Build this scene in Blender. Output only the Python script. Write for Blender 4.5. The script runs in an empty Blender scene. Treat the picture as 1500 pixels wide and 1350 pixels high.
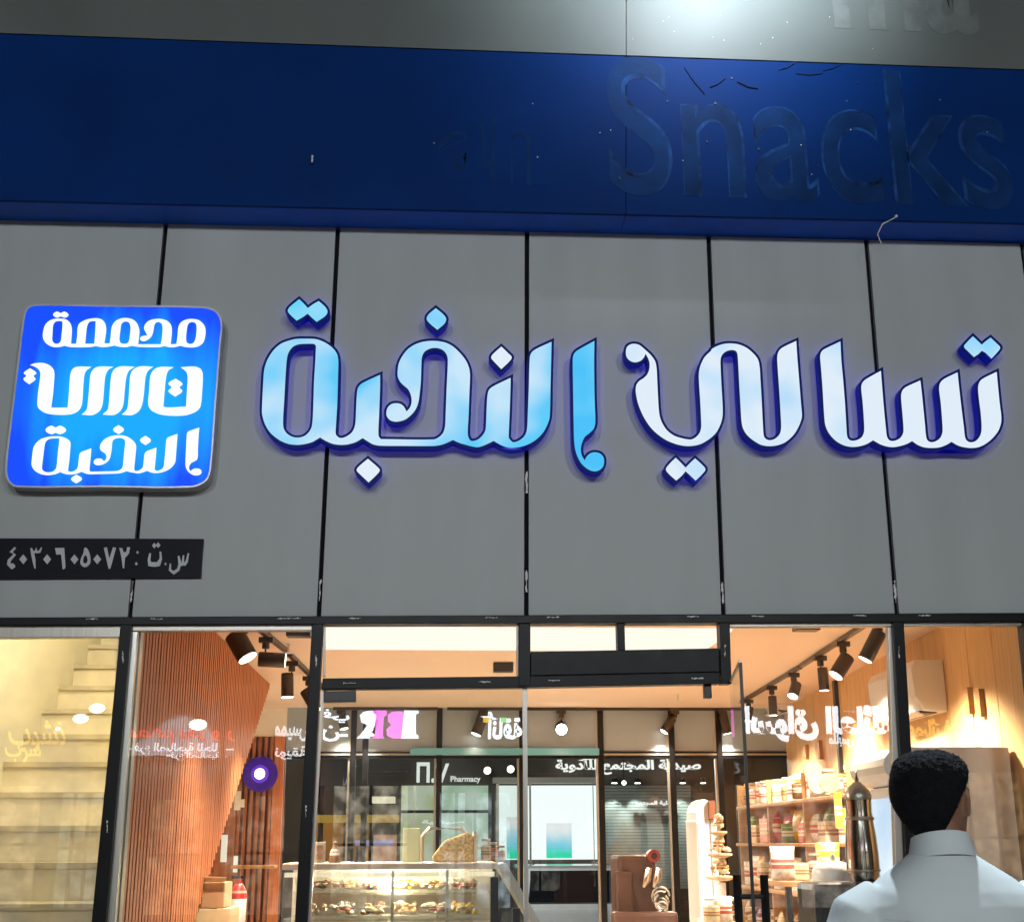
import bpy, bmesh, math, random, unicodedata
from mathutils import Vector, Matrix, noise
random.seed(7)
sc = bpy.context.scene
col = sc.collection
R = math.radians

# ---------------------------------------------------------------- camera
F, YAW, PIT, ROL, DIST, CAMH = 1900.0, .05632, .28608, -.00391, 6.2, 1.45
cy_, sy_, cp_, sp_ = math.cos(YAW), math.sin(YAW), math.cos(PIT), math.sin(PIT)
fw = Vector((sy_*cp_, cy_*cp_, sp_)); r0 = Vector((cy_, -sy_, 0)); u0 = r0.cross(fw)
rt = math.cos(ROL)*r0 + math.sin(ROL)*u0; up = -math.sin(ROL)*r0 + math.cos(ROL)*u0
CAM = Vector((0, -DIST, CAMH))
cam = bpy.data.objects.new('camera', bpy.data.cameras.new('camera')); col.objects.link(cam)
cam.matrix_world = Matrix(((rt.x, up.x, -fw.x, CAM.x), (rt.y, up.y, -fw.y, CAM.y), (rt.z, up.z, -fw.z, CAM.z), (0, 0, 0, 1)))
cam.data.sensor_width = 36; cam.data.lens = F/1500*36; cam.data.clip_end = 500; cam.data.clip_start = .05
sc.camera = cam

# ---------------------------------------------------------------- world, exposure
w = bpy.data.worlds.new('World'); sc.world = w; w.use_nodes = True
sky = w.node_tree.nodes.new('ShaderNodeTexSky'); sky.sky_type = 'NISHITA'; sky.sun_disc = False
sky.sun_elevation = R(-4); sky.sun_rotation = R(200)
bg = w.node_tree.nodes['Background']; bg.inputs['Strength'].default_value = .06
w.node_tree.links.new(sky.outputs[0], bg.inputs[0])
sc.view_settings.view_transform = 'Standard'; sc.view_settings.look = 'None'
sc.view_settings.exposure = 0; sc.view_settings.gamma = 1
sc.cycles.use_denoising = True
sc.cycles.max_bounces = 10; sc.cycles.diffuse_bounces = 5; sc.cycles.transparent_max_bounces = 24
sc.cycles.caustics_reflective = False; sc.cycles.caustics_refractive = False
sc.cycles.sample_clamp_indirect = 6

# ---------------------------------------------------------------- measuring helpers
def ray(px, py):
    return rt*((px-750)/F) + up*(-(py-675)/F) + fw
def P(px, py, y):
    d = ray(px, py); return CAM + d*((y+DIST)/d.y)
def PZ(px, py, z):
    d = ray(px, py); return CAM + d*((z-CAMH)/d.z)
def PX(px, py, x):
    d = ray(px, py); return CAM + d*(x/d.x)

# ---------------------------------------------------------------- materials
def new_mat(name):
    m = bpy.data.materials.new(name); m.use_nodes = True
    return m, m.node_tree, m.node_tree.nodes['Principled BSDF']
def mat(name, c, rough=.5, metal=0., var=.12, scale=6., bump=0., bscale=60., stretch=None, spec=.5, coat=0.):
    m, t, b = new_mat(name); n = t.nodes; l = t.links
    tc = n.new('ShaderNodeTexCoord'); mp = n.new('ShaderNodeMapping')
    l.new(tc.outputs['Object'], mp.inputs[0])
    if stretch: mp.inputs['Scale'].default_value = stretch
    nz = n.new('ShaderNodeTexNoise'); nz.inputs['Scale'].default_value = scale; nz.inputs['Detail'].default_value = 5
    l.new(mp.outputs[0], nz.inputs['Vector'])
    cr = n.new('ShaderNodeMapRange'); cr.inputs['From Min'].default_value = .3; cr.inputs['From Max'].default_value = .7
    cr.inputs['To Min'].default_value = 1-var; cr.inputs['To Max'].default_value = 1+var
    l.new(nz.outputs['Fac'], cr.inputs['Value'])
    mx = n.new('ShaderNodeVectorMath'); mx.operation = 'SCALE'; mx.inputs[0].default_value = c[:3]
    l.new(cr.outputs[0], mx.inputs['Scale']); l.new(mx.outputs[0], b.inputs['Base Color'])
    rr = n.new('ShaderNodeMapRange'); rr.inputs['To Min'].default_value = max(0, rough-.08); rr.inputs['To Max'].default_value = min(1, rough+.08)
    l.new(nz.outputs['Fac'], rr.inputs['Value']); l.new(rr.outputs[0], b.inputs['Roughness'])
    b.inputs['Metallic'].default_value = metal; b.inputs['Specular IOR Level'].default_value = spec
    b.inputs['Coat Weight'].default_value = coat
    if bump:
        n2 = n.new('ShaderNodeTexNoise'); n2.inputs['Scale'].default_value = bscale; n2.inputs['Detail'].default_value = 3
        l.new(mp.outputs[0], n2.inputs['Vector'])
        bp = n.new('ShaderNodeBump'); bp.inputs['Strength'].default_value = bump; bp.inputs['Distance'].default_value = .01
        l.new(n2.outputs['Fac'], bp.inputs['Height']); l.new(bp.outputs[0], b.inputs['Normal'])
    return m
def emit(name, c, s, c2=None, scale=3., lo=.35, hi=.65, base=(.02, .02, .02), stretch=None):
    m, t, b = new_mat(name); n = t.nodes; l = t.links
    b.inputs['Base Color'].default_value = (*base, 1); b.inputs['Roughness'].default_value = .45; b.inputs['Specular IOR Level'].default_value = .1
    b.inputs['Emission Strength'].default_value = s; b.inputs['Emission Color'].default_value = (*c, 1)
    if c2:
        tc = n.new('ShaderNodeTexCoord'); mp = n.new('ShaderNodeMapping'); l.new(tc.outputs['Object'], mp.inputs[0])
        if stretch: mp.inputs['Scale'].default_value = stretch
        nz = n.new('ShaderNodeTexNoise'); nz.inputs['Scale'].default_value = scale; nz.inputs['Detail'].default_value = 2
        l.new(mp.outputs[0], nz.inputs['Vector'])
        rp = n.new('ShaderNodeValToRGB'); rp.color_ramp.elements[0].position = lo; rp.color_ramp.elements[1].position = hi
        rp.color_ramp.elements[0].color = (*c, 1); rp.color_ramp.elements[1].color = (*c2, 1)
        l.new(nz.outputs['Fac'], rp.inputs[0]); l.new(rp.outputs[0], b.inputs['Emission Color'])
    return m
def glass_mat(name, refl=.08, tint=(.96, .98, .97), dirt_haze=0.):
    m = bpy.data.materials.new(name); m.use_nodes = True; t = m.node_tree; n = t.nodes; l = t.links
    n.remove(n['Principled BSDF']); out = n['Material Output']
    tr = n.new('ShaderNodeBsdfTransparent'); tr.inputs[0].default_value = (*tint, 1)
    gl = n.new('ShaderNodeBsdfGlossy'); gl.inputs['Roughness'].default_value = 0; gl.inputs[0].default_value = (1, 1, 1, 1)
    mx = n.new('ShaderNodeMixShader'); mx.inputs[0].default_value = refl
    l.new(tr.outputs[0], mx.inputs[1]); l.new(gl.outputs[0], mx.inputs[2]); last = mx
    if dirt_haze:  # pale film: dirt plus washed-out haze painted into the glass
        df = n.new('ShaderNodeBsdfDiffuse'); df.inputs[0].default_value = (.7, .7, .68, 1)
        tc = n.new('ShaderNodeTexCoord'); nz = n.new('ShaderNodeTexNoise'); nz.inputs['Scale'].default_value = 2.5; nz.inputs['Detail'].default_value = 8
        l.new(tc.outputs['Object'], nz.inputs['Vector'])
        mr = n.new('ShaderNodeMapRange'); mr.inputs['From Min'].default_value = .4; mr.inputs['From Max'].default_value = .75; mr.inputs['To Max'].default_value = dirt_haze
        l.new(nz.outputs['Fac'], mr.inputs['Value'])
        m2 = n.new('ShaderNodeMixShader'); l.new(mr.outputs[0], m2.inputs[0]); l.new(mx.outputs[0], m2.inputs[1]); l.new(df.outputs[0], m2.inputs[2]); last = m2
    l.new(last.outputs[0], out.inputs[0])
    return m

M = {}
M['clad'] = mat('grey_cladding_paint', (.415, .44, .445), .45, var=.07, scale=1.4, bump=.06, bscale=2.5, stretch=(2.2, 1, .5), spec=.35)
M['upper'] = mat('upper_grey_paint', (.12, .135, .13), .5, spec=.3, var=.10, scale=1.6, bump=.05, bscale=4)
M['blue'] = mat('blue_fascia_paint', (.0012, .027, .150), .55, spec=.06, var=.14, scale=1.8, bump=.05, bscale=5)
M['soffit'] = mat('soffit_blue_with_bounce', (.008, .11, .62), .5, spec=.2)  # blue lightened to stand in for light bounced up from below
M['ghost'] = mat('adhesive_residue', (.005, .033, .132), .55, spec=.06, var=.3, scale=5, bump=.08, bscale=50)
M['ghost_edge'] = mat('residue_edge', (.010, .045, .165), .55, spec=.06, var=.8, scale=9, bump=.08, bscale=60)
M['ghost_dark'] = mat('bare_scar_on_blue', (.001, .013, .075), .5, var=.5, scale=16)
M['ghost_grey'] = mat('residue_on_grey', (.130, .146, .141), .6, var=.25, scale=8)
M['gap'] = mat('black_backing', (.006, .007, .009), .8, spec=.15)
M['frame'] = mat('black_frame_paint', (.004, .0045, .006), .4, var=.2, scale=12, spec=.2)
M['alu'] = mat('brushed_aluminium', (.42, .40, .36), .35, .7, var=.1, scale=4, stretch=(30, 30, .4))
M['steel'] = mat('brushed_steel', (.5, .5, .46), .3, .8, var=.12, scale=4, stretch=(30, 30, .3))
M['chrome'] = mat('polished_metal', (.75, .72, .66), .12, 1., var=.1)
M['black'] = mat('black_plastic', (.012, .012, .013), .4, var=.2, bump=.05)
M['track'] = mat('dark_bronze_metal', (.035, .024, .018), .4, .3, var=.2)
M['white'] = mat('white_enamel', (.8, .8, .78), .35, var=.03)
M['cream'] = mat('cream_plaster', (.76, .72, .60), .8, var=.05, scale=1.5, bump=.05)
M['ceil'] = mat('peach_ceiling_paint', (.88, .73, .61), .85, var=.03, scale=1.)
M['cove'] = mat('white_ceiling_paint', (.85, .82, .76), .85, var=.03)
M['floor'] = mat('cream_floor_tile', (.70, .62, .52), .3, var=.05)
M['stair'] = mat('beige_stone_step', (.64, .56, .40), .45, var=.16, scale=5)
M['stair_dark'] = mat('step_nosing', (.44, .37, .24), .5, var=.2)
M['slat'] = mat('red_brown_wood', (.46, .16, .06), .5, var=.28, scale=5, stretch=(14, 14, .5), bump=.1)
M['slat_back'] = mat('slat_groove', (.16, .05, .02), .7, var=.2)
M['slat_dark'] = mat('dark_wood_slat', (.30, .11, .055), .5, var=.25, scale=5, stretch=(14, 14, .5))
M['plank'] = mat('honey_wood_plank', (.70, .46, .21), .5, var=.16, scale=4, stretch=(10, 10, .6), bump=.06)
M['plank_gap'] = mat('plank_gap', (.16, .07, .025), .7)
M['shelfwood'] = mat('shelf_board_wood', (.40, .21, .08), .5, var=.2, scale=6, stretch=(1, 6, 6))
M['spandrel'] = mat('grey_spandrel_panel', (.30, .36, .42), .45, var=.05, scale=1)
M['card'] = mat('brown_cardboard', (.42, .23, .12), .8, var=.1, scale=8)
M['cardlight'] = mat('pale_cardboard', (.58, .42, .24), .8, var=.08, scale=8)
M['glass'] = glass_mat('clear_shop_glass', .085, dirt_haze=.055)
M['caseglass'] = glass_mat('display_case_glass', .06, (.97, .98, .95), dirt_haze=.34)  # strong film paints the pale glare over the counter
M['hazyglass'] = glass_mat('hazy_stairwell_glass', .085, dirt_haze=.34)  # film paints the haze that softens the stairs
M['rearglass'] = glass_mat('rear_shop_glass', .05, (.82, .87, .85))
M['asphalt'] = mat('asphalt', (.05, .05, .052), .85, var=.25, scale=20, bump=.3)
M['pave'] = mat('pavement_tiles', (.28, .27, .25), .7, var=.15, scale=8)
M['night'] = mat('dark_facade_paint', (.045, .04, .037), .6, var=.3, scale=2)
M['skin'] = mat('brown_skin', (.26, .13, .08), .55, var=.12, scale=20)
M['dial'] = mat('dark_red_dial', (.22, .03, .025), .45)
M['curl'] = mat('black_curl', (.012, .012, .016), .45, var=.3, scale=60, spec=.5)
M['hair'] = mat('black_hair', (.006, .006, .008), .8, var=.5, scale=60, bump=.8, bscale=240, spec=.18)
M['thobe'] = mat('white_cotton', (.58, .64, .655), .85, var=.03, scale=5, bump=.22, bscale=9)

# ---------------------------------------------------------------- mesh helpers
class MB:
    def __init__(s): s.bm = bmesh.new()
    def face(s, pts):
        vs = [s.bm.verts.new(p) for p in pts]; s.bm.faces.new(vs); return s
    def box(s, x0, x1, y0, y1, z0, z1, rot=None, piv=None):
        v = [Vector((x, y, z)) for x in (x0, x1) for y in (y0, y1) for z in (z0, z1)]
        if rot is not None: v = [piv + rot @ (p-piv) for p in v]
        b = [s.bm.verts.new(p) for p in v]
        for f in ((0, 1, 3, 2), (4, 6, 7, 5), (0, 4, 5, 1), (2, 3, 7, 6), (0, 2, 6, 4), (1, 5, 7, 3)):
            s.bm.faces.new([b[i] for i in f])
        return s
    def slab(s, front, vec):                      # any planar outline pushed along a vector
        n = len(front); a = [s.bm.verts.new(p) for p in front]; b = [s.bm.verts.new(Vector(p)+vec) for p in front]
        s.bm.faces.new(a); s.bm.faces.new(b[::-1])
        for i in range(n): s.bm.faces.new((a[i], a[(i+1) % n], b[(i+1) % n], b[i]))
        return s
    def tube(s, pts, rad, seg=10, cap=True, flat=1.):
        pts = [Vector(p) for p in pts]
        if not hasattr(rad, '__len__'): rad = [rad]*len(pts)
        rings = []
        ref = Vector((0, 0, 1))
        d0 = (pts[1]-pts[0]).normalized()
        if abs(d0.dot(ref)) > .9: ref = Vector((1, 0, 0))
        for i, p in enumerate(pts):
            d = ((pts[min(i+1, len(pts)-1)]-pts[max(i-1, 0)])).normalized()
            a = d.cross(ref).normalized(); b = d.cross(a)
            rings.append([s.bm.verts.new(p + (a*math.cos(2*math.pi*k/seg) + b*flat*math.sin(2*math.pi*k/seg))*rad[i]) for k in range(seg)])
        for i in range(len(rings)-1):
            for k in range(seg):
                s.bm.faces.new((rings[i][k], rings[i][(k+1) % seg], rings[i+1][(k+1) % seg], rings[i+1][k]))
        if cap: s.bm.faces.new(rings[0][::-1]); s.bm.faces.new(rings[-1])
        return s
    def loft(s, secs, seg=32, pw=2.):             # secs: (cx, cy, z, half width, half depth)
        rings = []
        for cx, cy, z, a, b in secs:
            ring = []
            for k in range(seg):
                t = 2*math.pi*k/seg; c, q = math.cos(t), math.sin(t)
                ring.append(s.bm.verts.new((cx + a*math.copysign(abs(c)**(2/pw), c), cy + b*math.copysign(abs(q)**(2/pw), q), z)))
            rings.append(ring)
        for i in range(len(rings)-1):
            for k in range(seg):
                s.bm.faces.new((rings[i][k], rings[i][(k+1) % seg], rings[i+1][(k+1) % seg], rings[i+1][k]))
        s.bm.faces.new(rings[0][::-1]); s.bm.faces.new(rings[-1])
        return s
    def lathe(s, c, prof, seg=24):
        return s.loft([(c[0], c[1], c[2]+z, r, r) for r, z in prof], seg)
    def ball(s, c, r, sx=1, sy=1, sz=1, sub=2):
        bmesh.ops.create_icosphere(s.bm, subdivisions=sub, radius=1, matrix=Matrix.Translation(c) @ Matrix.Diagonal((r*sx, r*sy, r*sz, 1)))
        return s
    def build(s, name, m, parent=None, smooth=False, bevel=0.):
        bmesh.ops.recalc_face_normals(s.bm, faces=s.bm.faces)
        if bevel: bmesh.ops.bevel(s.bm, geom=list(s.bm.edges), offset=bevel, segments=2, affect='EDGES', clamp_overlap=True, profile=.6)
        me = bpy.data.meshes.new(name); s.bm.to_mesh(me); s.bm.free()
        return link(name, me, m, parent, smooth)
def link(name, me, m, parent=None, smooth=False):
    o = bpy.data.objects.new(name, me); col.objects.link(o)
    if not me.materials: me.materials.append(m)
    if parent is not None:
        o.parent = parent; o.matrix_parent_inverse = Matrix.Translation(-parent.location)
    if smooth:
        for p in me.polygons: p.use_smooth = True
        me.set_sharp_from_angle(angle=R(42))
    return o
def tag(o, label, cat, group=None, kind=None):
    o['label'] = label; o['category'] = cat
    if group: o['group'] = group
    if kind: o['kind'] = kind
    return o
def thing(name, label, cat, loc, group=None):
    o = bpy.data.objects.new(name, None); col.objects.link(o); o.location = loc; o.empty_display_size = .1
    return tag(o, label, cat, group)
def struct(o): o['kind'] = 'structure'; return o
def ordn(i): return ['first', 'second', 'third', 'fourth', 'fifth', 'sixth', 'seventh', 'eighth', 'ninth', 'tenth', 'eleventh', 'twelfth', 'thirteenth', 'fourteenth', 'fifteenth', 'sixteenth', 'seventeenth'][i]

# smooth outline through traced points; a third entry marks a sharp corner
def smooth(pts, o=(0, 0), s=1., n=5):
    q = [(Vector((p[0]/s+o[0], p[1]/s+o[1])), len(p) > 2) for p in pts]
    N = len(q); out = []
    for i in range(N):
        p1, c1 = q[i]; p2, c2 = q[(i+1) % N]
        p0 = p1 if c1 else q[i-1][0]; p3 = p2 if c2 else q[(i+2) % N][0]
        L = (p2-p1).length
        def tan(a, b, k):
            t = b-a
            return t*(L/t.length)*.9 if t.length > 1e-6 else t
        m1 = (p2-p1) if c1 else tan(p0, p2, 0); m2 = (p2-p1) if c2 else tan(p1, p3, 0)
        for k in range(n):
            t = k/n; t2 = t*t; t3 = t2*t
            out.append((2*t3-3*t2+1)*p1 + (t3-2*t2+t)*m1 + (-2*t3+3*t2)*p2 + (t3-t2)*m2)
    return out
def area(p): return sum(p[i-1].x*p[i].y-p[i].x*p[i-1].y for i in range(len(p)))/2
def offset(p, d):                                 # grow an outline by d (shrink when d < 0)
    sg = 1 if area(p) > 0 else -1; n = len(p); out = []
    for i in range(n):
        a = p[i]-p[i-1]; b = p[(i+1) % n]-p[i]
        if a.length < 1e-6 or b.length < 1e-6: out.append(p[i].copy()); continue
        a.normalize(); b.normalize()
        na = Vector((a.y, -a.x))*sg; nb = Vector((b.y, -b.x))*sg
        m = na+nb
        if m.length < 1e-4: out.append(p[i]+na*d); continue
        m.normalize(); k = min(1/max(m.dot(na), .05), 1.9)
        out.append(p[i]+m*d*k)
    return out
def fill(loops, y, depth, at=None):               # loops of pixel points -> slab with its front at plane y
    at = at or (lambda q: P(q.x, q.y, y))
    cu = bpy.data.curves.new('outline', 'CURVE'); cu.dimensions = '2D'; cu.fill_mode = 'BOTH'; cu.extrude = depth/2
    for lp in loops:
        sp = cu.splines.new('POLY'); sp.points.add(len(lp)-1); sp.use_cyclic_u = True
        for i, q in enumerate(lp):
            v = at(q); sp.points[i].co = (v.x, v.z, 0, 1)
    o = bpy.data.objects.new('outline', cu); col.objects.link(o)
    dg = bpy.context.evaluated_depsgraph_get(); dg.update()
    me = bpy.data.meshes.new_from_object(o.evaluated_get(dg))
    bpy.data.objects.remove(o); bpy.data.curves.remove(cu)
    for v in me.vertices: v.co = (v.co.x, y + depth/2 + v.co.z*1.0, v.co.y)
    me.materials.clear(); me.flip_normals()
    return me
def join(meshes):
    bm = bmesh.new()
    for m in meshes: bm.from_mesh(m)
    me = bpy.data.meshes.new('joined'); bm.to_mesh(me); bm.free(); return me
FORMS = {}
for cp in range(0xFE70, 0xFEFD):
    d = unicodedata.decomposition(chr(cp)).split()
    if len(d) == 2: FORMS[(chr(int(d[1], 16)), d[0][1:-1])] = chr(cp)
def shape(s):                                     # Arabic letters joined and put in visual order
    out = []
    for i, c in enumerate(s):
        dual = lambda k: 0 <= k < len(s) and (s[k], 'initial') in FORMS
        have = lambda k: 0 <= k < len(s) and (s[k], 'final') in FORMS
        L = dual(i-1); Rr = dual(i) and have(i+1)
        f = 'medial' if L and Rr else 'final' if L else 'initial' if Rr else 'isolated'
        out.append(FORMS.get((c, f), c))
    return ''.join(reversed(out))
def text(s, x0, x1, z0, z1, y, depth=.01, mirror=False, bold=0., arabic=False, shear=0.):
    cu = bpy.data.curves.new('t', 'FONT'); cu.body = shape(s) if arabic else s; cu.extrude = .01; cu.offset = bold; cu.shear = shear
    o = bpy.data.objects.new('t', cu); col.objects.link(o)
    dg = bpy.context.evaluated_depsgraph_get(); dg.update()
    me = bpy.data.meshes.new_from_object(o.evaluated_get(dg)); bpy.data.objects.remove(o); bpy.data.curves.remove(cu)
    me.materials.clear()
    xs = [v.co.x for v in me.vertices]; ys = [v.co.y for v in me.vertices]
    a, b, c, d = min(xs), max(xs), min(ys), max(ys)
    for v in me.vertices:
        u = (v.co.x-a)/(b-a); t = (v.co.y-c)/(d-c)
        if mirror: u = 1-u
        v.co = (x0+(x1-x0)*u, y + (v.co.z/.01)*depth/2, z0+(z1-z0)*t)
    return me
def spot(name, loc, to, power, size, colr, parent, rad=.04, blend=.5):
    l = bpy.data.lights.new(name, 'SPOT'); l.energy = power; l.spot_size = R(size); l.spot_blend = blend; l.color = colr; l.shadow_soft_size = rad
    o = bpy.data.objects.new(name, l); col.objects.link(o)
    q = (Vector(to)-Vector(loc)).to_track_quat('-Z', 'Y')
    if parent is not None:
        o.parent = parent; o.location = Vector(loc)-parent.location
    else: o.location = loc
    o.rotation_euler = q.to_euler(); return o
def point(name, loc, power, colr, parent, rad=.1):
    l = bpy.data.lights.new(name, 'POINT'); l.energy = power; l.color = colr; l.shadow_soft_size = rad
    o = bpy.data.objects.new(name, l); col.objects.link(o); o.parent = parent; o.location = Vector(loc)-parent.location; return o

# ================================================================ ground
g = MB().box(-60, 60, -60, 70, -.86, -.8).build('ground', M['asphalt']); struct(g)
g = MB().box(-12, 12, -20, -3.9, -.79, -.12).build('road', M['asphalt']); struct(g)
g = MB().box(-12, 12, -3.9, 7.6, -.79, 0).build('pavement', M['pave']); struct(g)

# ================================================================ facade cladding
TOPX = [-60, 243, 495, 772, 1038, 1269, 1497, 1760]
BOTX = [-120, 190, 467, 771, 1060, 1314, 1568, 1850]
ztop = P(750, 339, 0).z
def topy(x): return 321+.0238*x
def boty(x): return 904.5-.0047*x
tag(MB().box(-6.2, 7, .035, .16, P(750, 903, 0).z+.0, 7.6).build('backing_wall', M['gap']), 'black backing wall showing in the joints between the grey cladding panels', 'wall')
PL = ['grey cladding panel behind the left part of the square logo and the number plate',
      'grey cladding panel between the square blue logo and the double dot over the round letter',
      'grey cladding panel behind the hooked letter of the left word',
      'grey cladding panel behind the lone stroke ending in a ball',
      'grey cladding panel behind the tall arch of the right word',
      'grey cladding panel behind the toothed letters at the right end of the sign',
      'narrow sliver of grey cladding panel at the right edge of the photo']
for i in range(7):
    g = 3.2
    a = [P(TOPX[i]+g, topy(TOPX[i]), 0), P(TOPX[i+1]-g, topy(TOPX[i+1]), 0), P(BOTX[i+1]-g, boty(BOTX[i+1]), 0), P(BOTX[i]+g, boty(BOTX[i]), 0)]
    o = MB().slab(a, Vector((0, .03, 0))).build('cladding_panel', M['clad'], bevel=.003)
    tag(o, PL[i], 'cladding panel', 'grey cladding panels of the facade')
M['silver'] = mat('pale_scrap', (.7, .7, .68), .6)
# torn scraps of film in the lower joints
for k, (jx, y0) in enumerate(((1, 850), (2, 848), (3, 835), (4, 852), (5, 850), (3, 690))):
    b = MB(); Lp, Rp = [], []
    for q in range(9):
        py = y0+q*4; t = (py-topy(TOPX[jx]))/(boty(BOTX[jx])-topy(TOPX[jx])); px = TOPX[jx]+(BOTX[jx]-TOPX[jx])*t+random.uniform(-.8, .8)
        c = P(px, py, .012); r = random.choice((.0006, .0015, .004, .006)); Lp.append(c-Vector((r, 0, 0))); Rp.append(c+Vector((r, 0, 0)))
    b.slab(Lp+Rp[::-1], Vector((0, .003, 0)))
    tag(b.build('film_scrap', M['silver']), 'torn pale film scrap in the %s dark joint between the cladding panels' % ['', 'leftmost', 'second', 'lower middle', 'fourth', 'rightmost', 'upper middle'][jx if k < 5 else 6], 'film scrap', 'film scraps in the joints')

# ================================================================ blue fascia and upper cladding
yl, yr = PZ(0, 293, ztop).y, PZ(1500, 327, ztop).y
YF = (yl+yr)/2
print('fascia plane', yl, yr, 'ztop', ztop)
jx = P(917, 200, YF).x
zb0 = P(-200, 288.5, YF).z; 
def fz(px, py): return P(px, py, YF)
ft = [(-250, 41), (917, 83), (1750, 112)]
fb = [(-250, 287.5), (917, 313.8), (1750, 332.7)]
for k, lab in ((0, 'long left half of the dark blue fascia, mostly unlit'), (1, 'right half of the blue fascia carrying the ghost of removed lettering')):
    t = thing('blue_fascia', lab, 'fascia', fz(*fb[k]), 'blue fascia boards')
    e = .4
    a = [fz(ft[k][0]+(e if k else 0), ft[k][1]), fz(ft[k+1][0]-(0 if k else e), ft[k+1][1]), fz(fb[k+1][0]-(0 if k else e), fb[k+1][1]), fz(fb[k][0]+(e if k else 0), fb[k][1])]
    MB().slab(a, Vector((0, .02, 0))).build('face_board', M['blue'], t, bevel=.002)
    z0, z1 = a[3].z, a[2].z
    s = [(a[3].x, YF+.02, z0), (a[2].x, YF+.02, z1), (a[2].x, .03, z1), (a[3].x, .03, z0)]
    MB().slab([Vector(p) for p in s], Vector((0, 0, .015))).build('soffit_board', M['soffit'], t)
ut = [(-250, -330), (917, -330), (1750, -330)]
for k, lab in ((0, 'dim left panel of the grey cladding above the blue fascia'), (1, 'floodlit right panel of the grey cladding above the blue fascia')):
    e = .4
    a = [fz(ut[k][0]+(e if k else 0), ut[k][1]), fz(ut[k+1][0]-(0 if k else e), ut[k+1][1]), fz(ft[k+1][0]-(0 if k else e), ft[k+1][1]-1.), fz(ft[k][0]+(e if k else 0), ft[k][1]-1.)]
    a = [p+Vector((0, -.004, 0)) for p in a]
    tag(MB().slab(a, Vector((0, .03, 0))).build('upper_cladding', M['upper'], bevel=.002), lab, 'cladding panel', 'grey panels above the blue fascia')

# ghost lettering left on the fascia
def ghost_text(s, px0, px1, py0, py1, sk, label, m1, m2, y0, bold=.02, grow=.03, n=0):
    a = fz(px0, py1); b = fz(px1, py0)
    t = thing('ghost_lettering', label, 'lettering', (a.x, YF, a.z), 'ghosts of removed letters')
    for nm, bo, yy, m in (('residue_edge', bold+grow, y0-.0007, m2), ('residue', bold, y0-.0012, m1)):
        me = text(s, a.x, b.x, a.z, b.z, yy, .0006, bold=bo)
        for v in me.vertices: v.co.z += (v.co.x-a.x)*sk
        link(nm, me, m, t)
    return t
ghost_text('Snacks', 893, 1462, 98, 285, -.018, 'faint ghost of removed rounded letters reading Snacks on the blue fascia', M['ghost'], M['ghost_edge'], YF, .0, .014)
random.seed(3)
# chips and screw stubs
def speck_group(spots, m, label, r0=.003, r1=.008, y=YF):
    b = MB()
    for px, py in spots:
        c = fz(px, py); r = random.uniform(r0, r1)
        b.slab([c+Vector((math.cos(k*1.05)*r*random.uniform(.6, 1.3), -.002, math.sin(k*1.05)*r*random.uniform(.6, 1.6))) for k in range(6)], Vector((0, -.003, 0)))
    return b
sp = [(random.uniform(900, 1470), random.uniform(110, 290)) for k in range(22)]
o = speck_group(sp, 0, '').build('paint_scar', M['ghost_dark']); tag(o, 'dark paint scars scattered among the ghost letters on the blue fascia', 'paint scars', None, 'stuff')
sp = [(random.uniform(560, 1470), random.uniform(120, 300)) for k in range(12)]+[(870+random.uniform(0, 590), random.uniform(8, 75)) for k in range(14)]
o = speck_group(sp, 0, '', .0018, .0035).build('glue_speck', M['silver']); tag(o, 'pale specks of glue scattered over the fascia and the grey band above', 'glue specks', None, 'stuff')
b = MB()
for (x0, y0, x1, y1, wd) in ((1003, 100, 1032, 138, 5), (1140, 103, 1165, 92, 4), (1165, 108, 1205, 108, 4), (1205, 104, 1235, 93, 3), (1080, 120, 1110, 130, 8), (1040, 128, 1062, 115, 6)):
    a, c = fz(x0, y0), fz(x1, y1); b.tube([a+Vector((0, -.002, 0)), (a+c)/2+Vector((0, -.003, -.01)), c+Vector((0, -.002, 0))], wd*.0006, 6)
o = b.build('paint_scratch', M['ghost_dark']); tag(o, 'dark smears and scratches along the top of the lit blue fascia', 'scratches', None, 'stuff')
# faint left ghost marks and the ghost on the grey band
for (x0, x1, y0, y1, s, lab, m1, m2, yy) in ((640, 800, 170, 268, 'an', 'very faint ghost of removed letters on the dim middle of the fascia', M['blue'], M['ghost'], YF),
                                        (1222, 1420, -80, 44, 'ma', 'pale ghost of removed letters on the grey band at top right', M['ghost_grey'], M['upper'], YF-.004)):
    ghost_text(s, x0, x1, y0, y1, -.018, lab, m1, m2, yy, .02, .02)
# loose wire ends
c = fz(458, 236); tag(MB().tube([c+Vector((0, -.02, .02)), c+Vector((0, -.022, -.02))], .005, 6).build('anchor_stub', M['silver']), 'small white anchor stub on the dark left fascia', 'anchor')
pts = [fz(1312, 318)+Vector((0, -.005, 0)), fz(1306, 324)+Vector((0, -.03, 0)), fz(1290, 332)+Vector((0, -.03, 0)), fz(1284, 345)+Vector((0, -.015, 0)), fz(1290, 358)+Vector((0, -.01, 0))]
tag(MB().tube(pts, .0028, 6).ball(fz(1312, 318)+Vector((0, -.01, 0)), .008).build('loose_cable', M['silver']), 'loose thin white cable dangling from the lower edge of the blue fascia', 'cable')

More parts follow.
